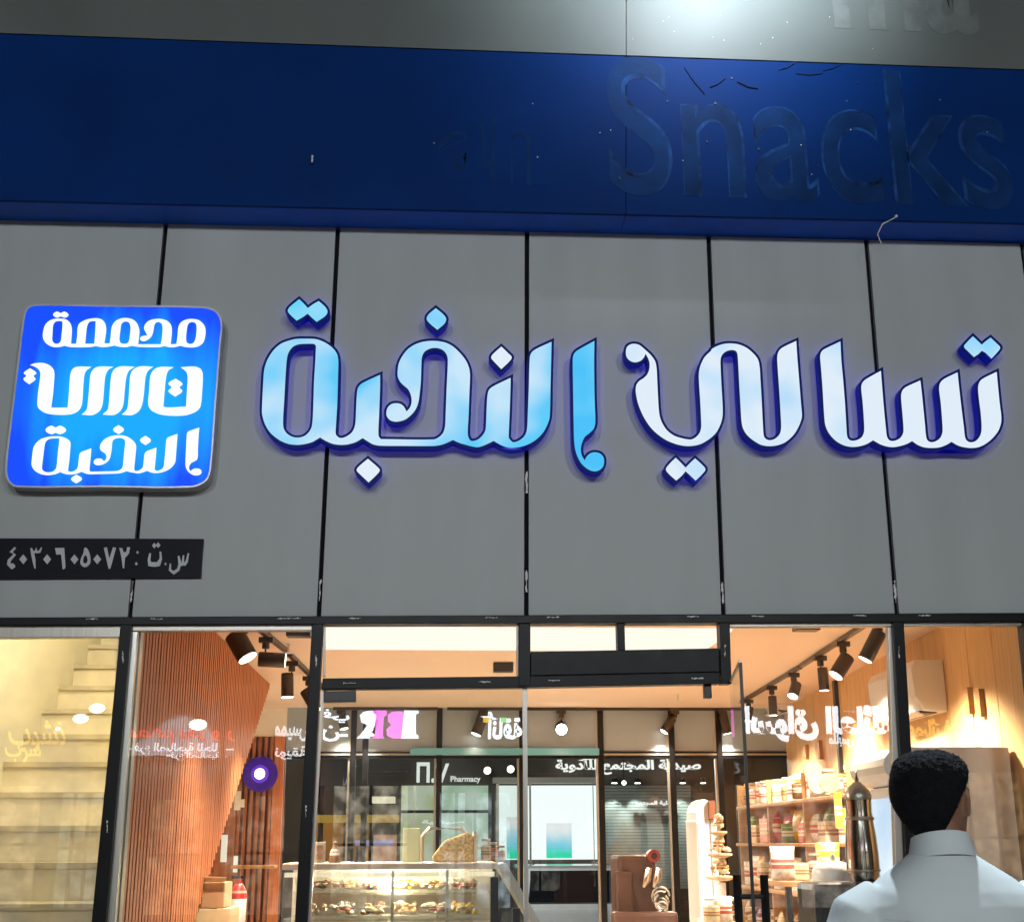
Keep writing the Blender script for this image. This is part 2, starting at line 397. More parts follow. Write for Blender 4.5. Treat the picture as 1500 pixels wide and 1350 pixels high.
# floodlight that washes the right of the fascia
c = fz(1075, -130)
t = thing('floodlight', 'floodlight on an arm above the fascia, washing the grey band at top right, with an added second head over the man', 'floodlight', c)
MB().tube([c+Vector((0, 0, .12)), c+Vector((0, -1.17, .26))], .018, 8).build('arm', M['black'], t)
lp = c+Vector((0, -1.2, .2))
MB().box(lp.x-.16, lp.x+.16, lp.y-.07, lp.y+.05, lp.z+.03, lp.z+.1).build('housing', M['black'], t, bevel=.01)
MB().box(lp.x-.14, lp.x+.14, lp.y-.055, lp.y+.035, lp.z+.018, lp.z+.028).build('lens', emit('floodlight_lens', (.85, .95, 1), 2), t)
spot('flood_lamp', lp+Vector((0, 0, 0)), fz(1040, -125), 660, 108, (.80, .92, 1), t, .08, 1.)
MB().box(lp.x+.24, lp.x+.46, lp.y-.1, lp.y+.05, lp.z-.02, lp.z+.06).build('housing', M['black'], t, bevel=.01)  # second head added only to light the man's shoulders from above
MB().box(lp.x+.26, lp.x+.44, lp.y-.08, lp.y+.03, lp.z-.032, lp.z-.024).build('lens', emit('downward_lens', (.85, .95, 1), 2), t)
MB().tube([lp+Vector((.1, 0, .06)), lp+Vector((.3, 0, .03))], .015, 8).build('arm', M['black'], t)
spot('man_fill_lamp', lp+Vector((.35, -.02, -.05)), Vector((1.45, -2.85, 1.3)), 1800, 30, (.80, .92, 1), t, .05, 1.)

# ================================================================ lit sign letters
M['ret'] = emit('blue_letter_return', (.003, .014, .8), .14, base=(.006, .014, .22))
M['trim'] = emit('navy_trim_cap', (.0, .006, .10), .55, base=(.003, .008, .06))
M['halo'] = emit('letter_back_glow', (.13, .10, 1), 2.1)
def facemat(name, a, b, lo, hi, sc_=2.2): return emit(name, a, .93, b, sc_, lo, hi, base=(.05, .05, .05))
FM = [facemat('cyan_lit_acrylic', (.10, .68, 1.), (.42, .78, 1.), .42, .62),
      facemat('pale_lit_acrylic', (.10, .62, 1.), (.60, .83, 1.), .38, .60, 2.3),
      facemat('white_lit_acrylic', (.36, .70, 1.), (.78, .89, 1.), .3, .54, 2.4),
      facemat('blue_cyan_lit_acrylic', (.05, .55, 1.), (.22, .72, 1.), .4, .65)]
YL = -.10
def letter(name, label, outer, holes, fm, seam=None):
    loops = [outer]+holes
    c = sum(outer, Vector((0, 0)))/len(outer); p = P(c.x, c.y, YL)
    t = thing(name, label, 'sign letter' if 'letter' in name else 'sign dot', (p.x, YL, p.z), 'lit letters of the shop sign')
    big = [offset(outer, 3.6)]+[offset(h, -3.4) for h in holes]
    trim = fill(big, YL, .006); link('trim', trim, M['trim'], t)
    ret = fill([offset(outer, 3.1)]+[offset(h, -2.9) for h in holes], YL+.006, .066); link('return', ret, M['ret'], t)
    bk = fill([offset(outer, .5)]+[offset(h, -.5) for h in holes], YL+.0725, .003); link('back_light', bk, M['halo'], t)
    f = fill(loops, YL-.003, .0025); link('face', f, fm, t)
    return t
A, B, C = ((380, 480), 6.25), ((540, 480), 6.25), ((700, 480), 5.625)
D, E_, G, H = ((900, 480), 5.625), ((1020, 480), 6.75), ((1180, 480), 6.75), ((1320, 480), 6.75)
def tr(blocks):
    out = []
    for (o, s), pts in blocks:
        for p in pts: out.append((p[0]/s+o[0], p[1]/s+o[1])+tuple(p[2:]))
    return out
LNKHB = tr([(A, [(430, 100), (520, 105), (600, 135), (670, 185), (710, 240), (722, 300), (720, 420), (712, 700), (700, 900), (700, 975), (740, 1008), (795, 995), (848, 955), (876, 890), (885, 750), (893, 600), (905, 545), (945, 505), (1105, 430, 1), (1104, 560), (1095, 800), (1090, 985), (1110, 1018, 1)]),
            (B, [(590, 1022), (640, 1003), (682, 960), (700, 900), (705, 800), (714, 560), (725, 290), (712, 240), (675, 200), (620, 183), (560, 190), (510, 220), (487, 270), (483, 330), (477, 500), (467, 600), (455, 680), (430, 745), (390, 795), (340, 835), (290, 853), (245, 858), (200, 846), (170, 815), (162, 780), (172, 735), (205, 700), (250, 690), (295, 698), (325, 725), (347, 767, 1), (378, 730), (392, 690), (393, 650), (383, 605), (360, 560), (320, 525), (290, 495), (268, 450), (265, 400), (275, 330), (305, 265), (355, 200), (420, 155), (500, 128), (600, 120), (700, 135), (770, 170), (840, 235), (890, 300), (920, 370), (928, 440), (922, 600), (915, 800), (908, 975), (930, 1030), (962, 1035), (1003, 1020), (1042, 985), (1068, 940), (1075, 880), (1080, 750), (1088, 620), (1103, 567), (1145, 533), (1300, 458, 1), (1298, 560), (1290, 800), (1282, 1000)]),
            (C, [(260, 915), (290, 942), (340, 928), (385, 890), (405, 835), (412, 700), (420, 500), (428, 245), (442, 205), (475, 177), (607, 115, 1), (603, 300), (598, 500), (593, 720), (580, 780), (540, 858), (480, 920), (400, 965), (320, 985), (250, 985), (190, 965), (130, 930, 1), (90, 950), (30, 975), (-15, 982)]),
            (B, [(850, 1058), (810, 1043), (772, 1025, 1), (700, 1058), (650, 1073), (590, 1080), (300, 1079), (100, 1077), (40, 1065), (0, 1043)]),
            (A, [(945, 1008, 1), (880, 1045), (810, 1065), (740, 1070), (670, 1060), (610, 1035), (555, 1002, 1), (480, 1045), (400, 1065), (340, 1070), (260, 1060), (180, 1025), (100, 960), (50, 880), (25, 790), (25, 700), (35, 500), (45, 380), (75, 290), (130, 205), (200, 145), (290, 112), (350, 101)])])
OHOLE = tr([(A, [(430, 145), (500, 147), (518, 165, 1), (512, 300), (500, 500), (490, 800), (480, 900), (460, 945), (420, 985), (370, 1003), (310, 1000), (255, 970), (222, 920), (216, 850), (227, 650), (243, 370), (255, 260), (275, 210), (310, 170), (360, 150)])])
ALEF = tr([(C, [(960, 108, 1), (958, 300), (962, 600), (968, 775), (955, 830), (920, 866), (880, 900), (857, 950), (848, 1000), (856, 1050), (880, 1092, 1), (900, 1056), (930, 1032), (965, 1025), (1010, 1037), (1036, 1070), (1040, 1108), (1030, 1145), (1000, 1172), (960, 1181), (910, 1165), (850, 1112), (812, 1035), (795, 950), (790, 800), (785, 500), (782, 260), (790, 220), (815, 190)])])
LY = tr([(D, [(95, 200), (103, 160), (130, 138), (165, 132), (205, 142), (250, 178), (300, 225), (335, 275), (347, 330), (352, 420), (362, 620), (370, 710), (387, 770), (430, 840), (490, 887), (560, 910), (630, 920), (672, 900), (705, 860), (716, 815), (715, 750), (708, 600), (698, 450), (697, 370), (710, 310), (745, 240), (800, 185)]),
         (E_, [(150, 213), (200, 183), (270, 160), (340, 155), (420, 165), (500, 200), (570, 260), (610, 315), (626, 390), (632, 480), (645, 700), (658, 960), (668, 1070), (690, 1100), (730, 1111), (780, 1095), (825, 1050), (840, 990), (835, 850), (820, 600), (803, 350), (802, 280), (815, 233), (850, 197), (988, 130, 1), (995, 250), (1015, 500), (1035, 750), (1044, 850), (1040, 900), (1010, 980), (960, 1060), (880, 1130), (800, 1160), (720, 1168), (640, 1155), (560, 1108), (500, 1055), (462, 990), (448, 920), (440, 800), (425, 550), (412, 300), (403, 243), (380, 222), (340, 219), (295, 232), (257, 265), (240, 310), (240, 400), (250, 600), (260, 780), (258, 880), (240, 950), (200, 1030), (140, 1090), (60, 1140)]),
         (D, [(672, 967), (600, 973), (520, 960), (430, 925), (350, 870), (290, 808), (235, 720), (195, 620), (177, 530), (180, 475), (203, 440), (240, 415), (270, 385), (288, 340), (290, 290), (278, 250), (258, 213, 1), (242, 245), (220, 268), (185, 282), (150, 280), (118, 262), (100, 235)])])
TSA = tr([(G, [(345, 135, 1), (352, 300), (370, 500), (390, 750), (405, 1000), (412, 1075), (435, 1108), (470, 1116), (520, 1105), (560, 1075), (581, 1020), (578, 900), (565, 720), (553, 610), (556, 560), (575, 527), (605, 503), (745, 425, 1), (755, 560), (775, 800), (795, 1000), (805, 1075), (828, 1110), (862, 1119), (905, 1108), (945, 1080), (968, 1035), (970, 980), (960, 850), (948, 710), (948, 655), (962, 615), (992, 586)]),
          (H, [(190, 520, 1), (205, 650), (220, 800), (235, 950), (245, 1060), (258, 1108), (292, 1130), (340, 1122), (388, 1087), (411, 1030), (410, 950), (395, 750), (378, 610), (382, 560), (402, 525), (435, 500), (558, 440, 1), (570, 560), (595, 780), (620, 980), (632, 1080), (652, 1117), (690, 1132), (740, 1117), (783, 1065), (798, 1000), (790, 850), (770, 690), (763, 590), (776, 537), (808, 503), (945, 435, 1), (955, 550), (975, 750), (990, 870), (988, 940), (960, 1020), (900, 1095), (830, 1150), (760, 1180), (690, 1186), (620, 1178), (560, 1160), (500, 1125, 1), (450, 1155), (380, 1180), (310, 1186), (230, 1180), (165, 1155), (110, 1118, 1), (60, 1145), (0, 1165)]),
          (G, [(870, 1178), (810, 1172), (740, 1150), (670, 1110, 1), (600, 1150), (530, 1170), (460, 1176), (380, 1160), (300, 1115), (232, 1040), (197, 960), (185, 850), (170, 600), (155, 400), (146, 285), (156, 240), (185, 212)])])
H4 = ((380, 420), 4.412); Z6 = ((360, 420), 2.7778)
KH = [(H4, [(1140, 138, 1), (1190, 180), (1207, 208), (1195, 238), (1150, 277, 1), (1100, 235), (1081, 208), (1092, 180)])]
T2 = [(H4, [(257, 80, 1), (290, 112), (313, 138, 1), (345, 114), (383, 92, 1), (425, 130), (440, 160), (425, 188), (370, 226, 1), (335, 195), (312, 172, 1), (280, 195), (240, 218, 1), (197, 177), (183, 155), (197, 130)])]
ND = [(B, [(1215, 172, 1), (1280, 235), (1310, 270), (1285, 310), (1215, 377, 1), (1150, 310), (1122, 270), (1150, 230)])]
BD = [(Z6, [(497, 699, 1), (533, 730), (545, 745), (534, 762), (500, 795, 1), (463, 760), (451, 745), (463, 728)])]
YD = [(D, [(505, 1070, 1), (545, 1108), (587, 1152, 1), (625, 1112), (665, 1075, 1), (720, 1125), (750, 1165), (725, 1203), (670, 1257, 1), (620, 1210), (587, 1180, 1), (555, 1218), (510, 1257, 1), (450, 1203), (425, 1165), (450, 1125)])]
TD = [(H, [(710, 84, 1), (750, 122), (797, 167, 1), (840, 130), (885, 97, 1), (950, 160), (980, 195), (955, 238), (895, 303, 1), (840, 250), (800, 225, 1), (770, 255), (722, 288, 1), (660, 228), (624, 185), (650, 145)])]
SM = smooth
letter('sign_letter', 'long joined letter string with a round loop, forming the body of the left lit word', SM(LNKHB), [SM(OHOLE)], FM[1])
letter('sign_letter', 'lone bright cyan upright letter ending in a ball, right of the left word', SM(ALEF), [], FM[3])
letter('sign_letter', 'white lit curling letter pair with ball tip, left part of the right word', SM(LY), [], FM[2])
letter('sign_letter', 'toothed joined letters with a tall first stroke, right end of the lit sign', SM(TSA), [], FM[2])
letter('sign_dot', 'single lit diamond dot above the hooked letter of the left word', SM(tr(KH)), [], FM[1])
letter('sign_dot', 'cyan double diamond dot above the round loop of the left word', SM(tr(T2)), [], FM[0])
letter('sign_dot', 'single lit diamond dot above the short tooth beside the tall stroke of the left word', SM(tr(ND)), [], FM[2])
letter('sign_dot', 'single lit diamond dot below the baseline of the left word', SM(tr(BD)), [], FM[2])
letter('sign_dot', 'white double diamond dot below the curling letter of the right word', SM(tr(YD)), [], FM[2])
letter('sign_dot', 'double diamond dot above the last tooth at the right end of the sign', SM(tr(TD)), [], FM[1])

# ================================================================ square logo sign
def affine(src, dst):
    (x0, y0), (x1, y1), (x2, y2) = src; m = Matrix(((x0, y0, 1), (x1, y1, 1), (x2, y2, 1))).inverted()
    ax = m @ Vector([d[0] for d in dst]); ay = m @ Vector([d[1] for d in dst])
    return lambda q: Vector((ax.dot(Vector((q.x, q.y, 1))), ay.dot(Vector((q.x, q.y, 1)))))
YS = -.10
sq = [(58, 446.5), (150, 448), (296, 450), (316, 456), (324, 472), (322, 500), (315, 590), (308, 682), (302, 702), (280, 712), (150, 711.5), (24, 711.5), (13, 704), (9, 688), (16, 620), (27, 530), (36, 462), (42, 450)]
t = thing('logo_sign', 'square blue lit logo box with rounded corners and white lettering at left', 'sign', P(165, 580, YS))
body = SM(sq)
M['signblue'] = emit('blue_lit_panel', (.0, .07, 1.), 1., (.0, .40, 1.), 1.0)
n = M['signblue'].node_tree.nodes; l = M['signblue'].node_tree.links
# brighter cyan where the tubes sit behind the middle of the box
tc = n.new('ShaderNodeTexCoord'); mp = n.new('ShaderNodeMapping'); cc = P(190, 590, YS)
mp.inputs['Location'].default_value = (-cc.x, 0, -cc.z)
gr = n.new('ShaderNodeTexGradient'); gr.gradient_type = 'SPHERICAL'; mp2 = n.new('ShaderNodeMapping'); mp2.inputs['Scale'].default_value = (1.55, 0, 1.75)
l.new(tc.outputs['Object'], mp.inputs[0]); l.new(mp.outputs[0], mp2.inputs[0]); l.new(mp2.outputs[0], gr.inputs[0])
wv = n.new('ShaderNodeTexNoise'); wv.inputs['Scale'].default_value = 9; m3 = n.new('ShaderNodeMapping'); m3.inputs['Scale'].default_value = (1, 0, .06)
l.new(tc.outputs['Object'], m3.inputs[0]); l.new(m3.outputs[0], wv.inputs[0])
ad = n.new('ShaderNodeMath'); ad.operation = 'MULTIPLY_ADD'; ad.inputs[1].default_value = .9; l.new(wv.outputs['Fac'], ad.inputs[0])
sb = n.new('ShaderNodeMath'); sb.operation = 'SUBTRACT'; sb.inputs[1].default_value = .44; l.new(gr.outputs['Fac'], sb.inputs[0]); l.new(sb.outputs[0], ad.inputs[2])
rp = [q for q in n if q.type == 'VALTORGB'][0]; l.new(ad.outputs[0], rp.inputs[0]); rp.color_ramp.elements[0].position = .1; rp.color_ramp.elements[1].position = .62
M['signrim'] = mat('grey_sign_rim', (.50, .50, .52), .35, .4)
M['signwhite'] = emit('white_sign_lettering', (.88, .98, 1), 1.15)
link('case', fill([offset(body, 1.5)], YS+.004, .09), M['signrim'], t)
link('lit_panel', fill([offset(body, -1.2)], YS, .003), M['signblue'], t)
L = []
S1, S2, S3 = ((40, 440), 5.172), ((30, 520), 5.357), ((20, 610), 5.)
l1 = tr([(S1, [(230, 138), (290, 143), (325, 172), (337, 220), (333, 290), (330, 328, 1), (370, 328, 1), (378, 270), (387, 185), (440, 148), (510, 135), (560, 142), (588, 172), (597, 220), (590, 280), (582, 326, 1), (625, 325, 1), (632, 270), (640, 200), (665, 160), (705, 138), (750, 133), (800, 145), (832, 175), (848, 225), (845, 280), (838, 332, 1), (1010, 332, 1), (1018, 300), (1025, 220), (1020, 180), (997, 162), (975, 167), (962, 185), (955, 225), (943, 265), (915, 295), (880, 308), (857, 298), (857, 280), (880, 268), (910, 266, 1), (897, 240), (885, 215), (890, 185), (915, 158), (955, 143), (1010, 140), (1060, 155), (1088, 185), (1095, 230), (1090, 290), (1085, 332, 1), (1130, 330, 1), (1138, 270), (1145, 200), (1165, 165), (1205, 145), (1250, 140), (1300, 150), (1335, 180), (1350, 220), (1345, 280), (1330, 320), (1290, 348), (1240, 355), (1190, 350), (1160, 342, 1), (1110, 353), (1070, 352), (1040, 344, 1), (1000, 352), (850, 351), (790, 342, 1), (750, 352), (700, 350), (660, 340, 1), (600, 351), (550, 351), (520, 344, 1), (470, 352), (330, 352), (280, 342, 1), (240, 352), (190, 350), (140, 322), (118, 280), (122, 225), (140, 178), (180, 147)])])
l1h = [tr([(S1, p)]) for p in ([(195, 185), (212, 160), (240, 154), (266, 158, 1), (266, 200), (260, 260), (253, 310), (233, 327), (205, 325), (188, 300), (190, 250)],
                               [(437, 328, 1), (445, 250), (453, 190), (472, 160), (518, 154, 1), (516, 220), (508, 328, 1)],
                               [(712, 178), (728, 162), (745, 158), (770, 166), (782, 200), (777, 270), (765, 318), (735, 329), (705, 320), (697, 290), (705, 220)],
                               [(1216, 182), (1232, 166), (1250, 162), (1275, 172), (1283, 205), (1277, 280), (1262, 318), (1235, 330), (1208, 318), (1202, 280), (1208, 220)])]
L.append(fill([SM(l1, n=3)]+[SM(h, n=3) for h in l1h], YS-.003, .0025))
L.append(fill([SM(tr([(S1, [(195, 108), (225, 84), (253, 96), (280, 84), (312, 108), (285, 130), (253, 120), (225, 130)])]), n=3)], YS-.003, .0025))
for pts in ([(75, 78, 1), (110, 65), (180, 62), (235, 85), (262, 120), (265, 170), (255, 300), (240, 412, 1), (370, 412, 1), (380, 300), (390, 160), (405, 115), (440, 92), (555, 92, 1), (512, 125), (497, 180), (487, 330), (480, 390), (455, 435), (400, 462), (300, 468), (200, 455), (145, 420), (132, 385), (140, 280), (157, 150), (145, 115), (112, 90)],
            [(728, 92, 1), (688, 115), (665, 165), (655, 260), (643, 385), (617, 440), (560, 470), (480, 465, 1), (518, 430), (528, 380), (540, 250), (550, 150), (575, 108), (620, 90)],
            [(895, 92, 1), (850, 122), (828, 180), (815, 300), (806, 385), (782, 438), (730, 469), (645, 465, 1), (683, 430), (693, 385), (703, 250), (715, 150), (740, 108), (790, 88)],
            [(1040, 92, 1), (1000, 122), (980, 175), (968, 300), (953, 390), (924, 442), (870, 470), (795, 465, 1), (833, 430), (845, 380), (855, 250), (862, 155), (888, 112), (940, 88)],
            [(1200, 95, 1), (1160, 120), (1142, 170), (1130, 290), (1120, 405, 1), (1160, 411), (1300, 403, 1), (1305, 300), (1312, 170), (1300, 130), (1258, 95, 1), (1370, 90), (1415, 110), (1430, 150), (1425, 280), (1412, 400), (1380, 440), (1300, 470), (1200, 475), (1100, 465), (1030, 435), (1003, 390), (1010, 280), (1020, 160), (1050, 112), (1100, 92)],
            [(75, 103, 1), (125, 140), (102, 162), (118, 188), (68, 228, 1), (22, 188), (46, 162), (25, 140)],
            [(1217, 185, 1), (1272, 225), (1247, 252), (1270, 282), (1213, 325, 1), (1160, 282), (1186, 252), (1160, 222)]):
    L.append(fill([SM(tr([(S2, pts)]), n=3)], YS-.003-.0003*len(L), .0022))
af = affine(((384, 590), (808, 498), (753, 655)), ((46.4, 674), (260, 634.4), (230, 692.2)))
L.append(fill([[af(q) for q in SM(LNKHB, n=3)], [af(q) for q in SM(OHOLE, n=3)]], YS-.003, .0025))
af = affine(((870, 499), (839, 530), (871, 690)), ((291.5, 626), (273.6, 637), (287, 696)))
L.append(fill([[af(q) for q in SM(ALEF, n=3)]], YS-.0035, .0025))
for pts in ([(232, 98), (275, 66), (307, 80), (340, 66), (384, 98), (340, 128), (307, 118), (275, 128)], [(768, 62, 1), (808, 95), (768, 128, 1), (728, 95)], [(965, 140, 1), (1005, 173), (965, 208, 1), (925, 173)], [(460, 425, 1), (500, 455), (458, 488, 1), (420, 457)]):
    L.append(fill([SM(tr([(S3, pts)]), n=3)], YS-.004, .0025))
link('lettering', join(L), M['signwhite'], t)

# ================================================================ black number plate
YN = -.018
t = thing('number_plate', 'black plate with grey Arabic registration number under the logo sign', 'sign', P(150, 817, YN))
M['plate'] = mat('black_vinyl', (.004, .005, .011), .5, spec=.15)
M['platetext'] = mat('grey_vinyl_lettering', (.58, .60, .64), .6)
link('plate', fill([[Vector(p) for p in ((-60, 788), (163, 788.5), (298, 789), (294, 846), (-60, 848))]], YN, .012), M['plate'], t)
def ribbon(pts, wd):
    p = [Vector(q[:2]) for q in pts]; ws = [q[2] if len(q) > 2 else wd for q in pts]; Lf, Rt = [], []
    for i in range(len(p)):
        d = (p[min(i+1, len(p)-1)]-p[max(i-1, 0)]).normalized(); nn = Vector((-d.y, d.x))*ws[i]/2
        Lf.append(p[i]+nn); Rt.append(p[i]-nn)
    return Lf+Rt[::-1]
def dia(x, y, r): return [Vector(q) for q in ((x, y-r*1.25), (x+r, y), (x, y+r*1.25), (x-r, y))]
strokes = [ribbon([(112, 108, 14), (80, 142, 22), (108, 158, 18), (66, 205, 24), (64, 228, 28), (88, 262, 14)], 20), ribbon([(70, 235, 24), (92, 246, 44), (110, 246, 14)], 20)]
strokes += [dia(x, 194, 29) for x in (170, 345, 545, 712)]
strokes += [ribbon([(228, 112, 12), (238, 150, 24), (248, 200, 24), (256, 262, 8)], 20), ribbon([(236, 148, 22), (262, 136, 16), (266, 112, 9)], 12), ribbon([(262, 142, 18), (290, 138, 18), (304, 108, 8)], 12)]
strokes += [[Vector(q) for q in ((403, 112), (470, 110), (479, 240), (476, 262), (458, 268), (448, 165), (440, 158), (412, 160))]]
strokes += [[Vector(q) for q in ((760, 110), (783, 106), (800, 190), (828, 106), (850, 110), (808, 262), (795, 264))]]
strokes += [[Vector(q) for q in ((873, 110), (895, 112), (905, 143), (924, 140), (932, 105), (952, 106), (945, 150), (925, 175), (916, 182), (909, 260), (899, 258), (889, 180))]]
strokes += [dia(1007, 143, 10), dia(998, 227, 11), dia(1130, 94, 17), dia(1158, 90, 17), dia(1212, 228, 9)]
strokes += [ribbon([(1100, 150, 14), (1091, 200, 20), (1098, 230, 36), (1130, 232, 36), (1160, 230, 36), (1178, 190, 18), (1174, 138, 12)], 24)]
strokes += [ribbon([(1380, 150, 10), (1368, 210, 18), (1350, 232, 26), (1336, 232, 20), (1344, 165, 10)], 16), ribbon([(1338, 232, 24), (1318, 232, 24), (1308, 170, 12)], 16), ribbon([(1318, 228, 20), (1305, 270, 22), (1272, 293, 28), (1244, 272, 18), (1248, 225, 10)], 16)]
oh = [SM([(625, 108), (655, 150), (662, 215), (640, 246), (612, 250), (590, 228), (592, 190), (610, 150)], n=4), SM([(625, 165), (641, 195), (634, 220), (614, 222), (609, 200)], n=4)]
sc5 = lambda q: Vector((q.x/5, q.y/5+780))
L = [fill([[sc5(q) for q in s]], YN-.002-.0004*k, .002) for k, s in enumerate(strokes)]+[fill([[sc5(q) for q in h] for h in oh], YN-.002, .002)]
link('lettering', join(L), M['platetext'], t)

# ================================================================ street behind the camera: added fill lamps and the building opposite
YO = -22.
def V(px, py):                                    # where a thing seen mirrored in the glass really stands
    v = P(px, py, -YO); return Vector((v.x, YO, v.z))
tag(MB().box(-26, 26, YO-8, YO-.25, -.8, 9.5).build('opposite_building', M['night']), 'dark building across the road, seen only as a reflection in the shop glass', 'building')
for k, (x, pw) in enumerate(((-3.5, 1150), (.5, 1150), (4.5, 1150))):  # unseen pole lamps added to spread even fill light over the facade
    z = 6.4; t = thing('fill_lamp', 'added fill lamp on a pole %s' % ['left of the parking bay', 'in the middle of the parking bay', 'right of the parking bay'][k], 'fill lamp', (x, -15.5, 0), 'added fill lamps behind the photographer')
    MB().tube([(x, -15.5, -.8), (x, -15.5, z)], [.07, .045], 10).build('pole', M['black'], t)
    MB().box(x-.12, x+.12, -15.5, -14.9, z, z+.08).build('lamp_head', M['black'], t, bevel=.02)
    MB().box(x-.09, x+.09, -15.45, -14.95, z-.02, z-.005).build('lens', emit('fill_lamp_lens', (.95, .98, 1), 12), t)
    spot('lamp', (x, -14.95, z-.12), (x*.25, 0, 2.2), pw, 120, (.93, .98, 1.), t, .5, .6)
M['r_white'] = emit('white_lit_letters', (.85, .92, 1), 8.)
M['r_pink'] = emit('pink_lit_letters', (.9, .16, .8), 7.)
M['r_red'] = emit('red_lit_letters', (1, .10, .06), 5.)
M['r_yellow'] = emit('yellow_lit_letters', (1, .62, .08), 5.)
M['r_green'] = emit('green_lit_letters', (.15, .8, .25), 5.)
def rsign(s, x0, x1, y0, y1, m, label, arabic=True, bold=.02, name='shop_sign', parent=None, dy=0., plain=False, shear=0.):
    a = V(x0, y1); b = V(x1, y0)
    me = text(s, a.x, b.x, a.z, b.z, YO+dy, .03, mirror=not plain, bold=bold, arabic=arabic, shear=shear)
    for v in me.vertices: v.co.y = 2*(YO+dy)-v.co.y
    me.flip_normals()
    o = link(name if parent is None else 'lettering', me, m, parent)
    if parent is None: tag(o, label, 'sign', 'lit shop signs reflected in the glass')
    return o
# the two-letter sign with a pink middle
a = V(568, 1062)
t = thing('shop_sign', 'large two letter white sign with a pink middle, mirrored in the glass over the counter', 'sign', a, 'lit shop signs reflected in the glass')
def quadpx(pts, m, dy=.0, nm='lettering'):
    me = fill([[Vector(p) for p in pts]], YO+dy, .03, at=lambda q: V(q.x, q.y)); me.flip_normals() if False else None
    return link(nm, me, m, t)
quadpx([(592, 1040), (613, 1040), (613, 1044), (609, 1046), (609, 1074), (613, 1077), (613, 1081), (588, 1081), (590, 1060)], M['r_white'])
quadpx([(588, 1041), (592, 1044), (590, 1058), (588, 1081), (575, 1081), (567, 1077), (566, 1068), (573, 1061), (568, 1056), (568, 1047), (574, 1042)], M['r_pink'], .002)
quadpx([(566, 1040), (567, 1046), (562, 1050), (561, 1078), (564, 1081), (545, 1081), (549, 1077), (551, 1047), (546, 1043), (548, 1040)], M['r_pink'], .002)
quadpx([(546, 1040), (551, 1047), (549, 1062), (541, 1081), (522, 1081), (528, 1075), (538, 1062), (529, 1057), (527, 1047), (534, 1041)], M['r_white'])
rsign('أناقة', 703, 765, 1042, 1082, M['r_white'], 'white rounded Arabic sign with coloured dots, mirrored near the door edge', bold=.03)
for (px, m, c) in ((712, M['r_yellow'], 'yellow'), (738, M['r_green'], 'green')):
    a = V(px, 1054); tag(MB().box(a.x-.06, a.x+.06, YO, YO+.03, a.z-.05, a.z+.05).build('sign_dot', m), 'small %s square dot of the mirrored white sign near the door edge' % c, 'sign dot')
rsign('في', 472, 512, 1038, 1058, M['r_white'], 'upper white letters mirrored beside the dark door patch', bold=.02)
rsign('نـ', 470, 510, 1062, 1085, M['r_white'], 'lower white letters mirrored beside the dark door patch', bold=.02)
rsign('مميس', 402, 450, 1063, 1085, M['r_white'], 'upper white word mirrored beside the second shopfront post', bold=.02)
rsign('نويقة', 402, 450, 1092, 1112, M['r_white'], 'lower white word mirrored beside the second shopfront post', bold=.02)
rsign('مطعم بحر وبر', 185, 345, 1060, 1090, M['r_red'], 'red sign mirrored over the slatted wood wall', bold=.025)
rsign('فرع الصالحية للحلا', 196, 318, 1087, 1106, M['r_white'], 'white subtitle line under the red sign mirrored over the slatted wall', bold=.015)
rsign('فرع الصالحية', 250, 322, 1101, 1114, M['r_white'], 'smaller doubled white line under the red mirrored sign', bold=.01, dy=.05)
for (x0, x1, y) in ((184, 192, 1096), (322, 342, 1097), (243, 250, 1106), (320, 331, 1107)):
    a, b = V(x0, y), V(x1, y); tag(MB().box(a.x, b.x, YO, YO+.03, a.z-.015, a.z+.015).build('sign_dash', M['r_white']), 'short white dash %s of the mirrored subtitle' % {184: 'at the left end', 322: 'at the right end', 243: 'below the left end', 320: 'below the right end'}[x0], 'sign dash')
rsign('نشرب', 8, 98, 1054, 1102, M['r_yellow'], 'yellow handwritten sign mirrored in the stairwell glass', bold=.012, shear=-.5, plain=True)
rsign('شرب', 5, 62, 1082, 1116, M['r_yellow'], 'doubled lower line of the yellow handwritten sign in the stairwell glass', bold=.008, shear=-.5, plain=True, dy=.05)
rsign('اسواق العائلة', 1092, 1310, 1032, 1086, emit('glaring_white_letters', (.86, .93, 1), 11), 'large glaring white sign mirrored below the right track lights', bold=.05)
rsign('ملابس', 1216, 1250, 1072, 1094, M['r_white'], 'small white line under the glaring white sign', bold=.03)
rsign('عصائر فريش', 1332, 1432, 1052, 1086, M['r_yellow'], 'yellow sign mirrored above the head of the man', bold=.04)
a, b = V(1345, 1095), V(1385, 1083)
tag(MB().ball(V(1365, 1088), 1., .3, .04, .08).build('lit_emblem', emit('magenta_emblem', (.9, .02, .35), 5), smooth=True), 'magenta oval lit emblem mirrored just above the head of the man', 'emblem')
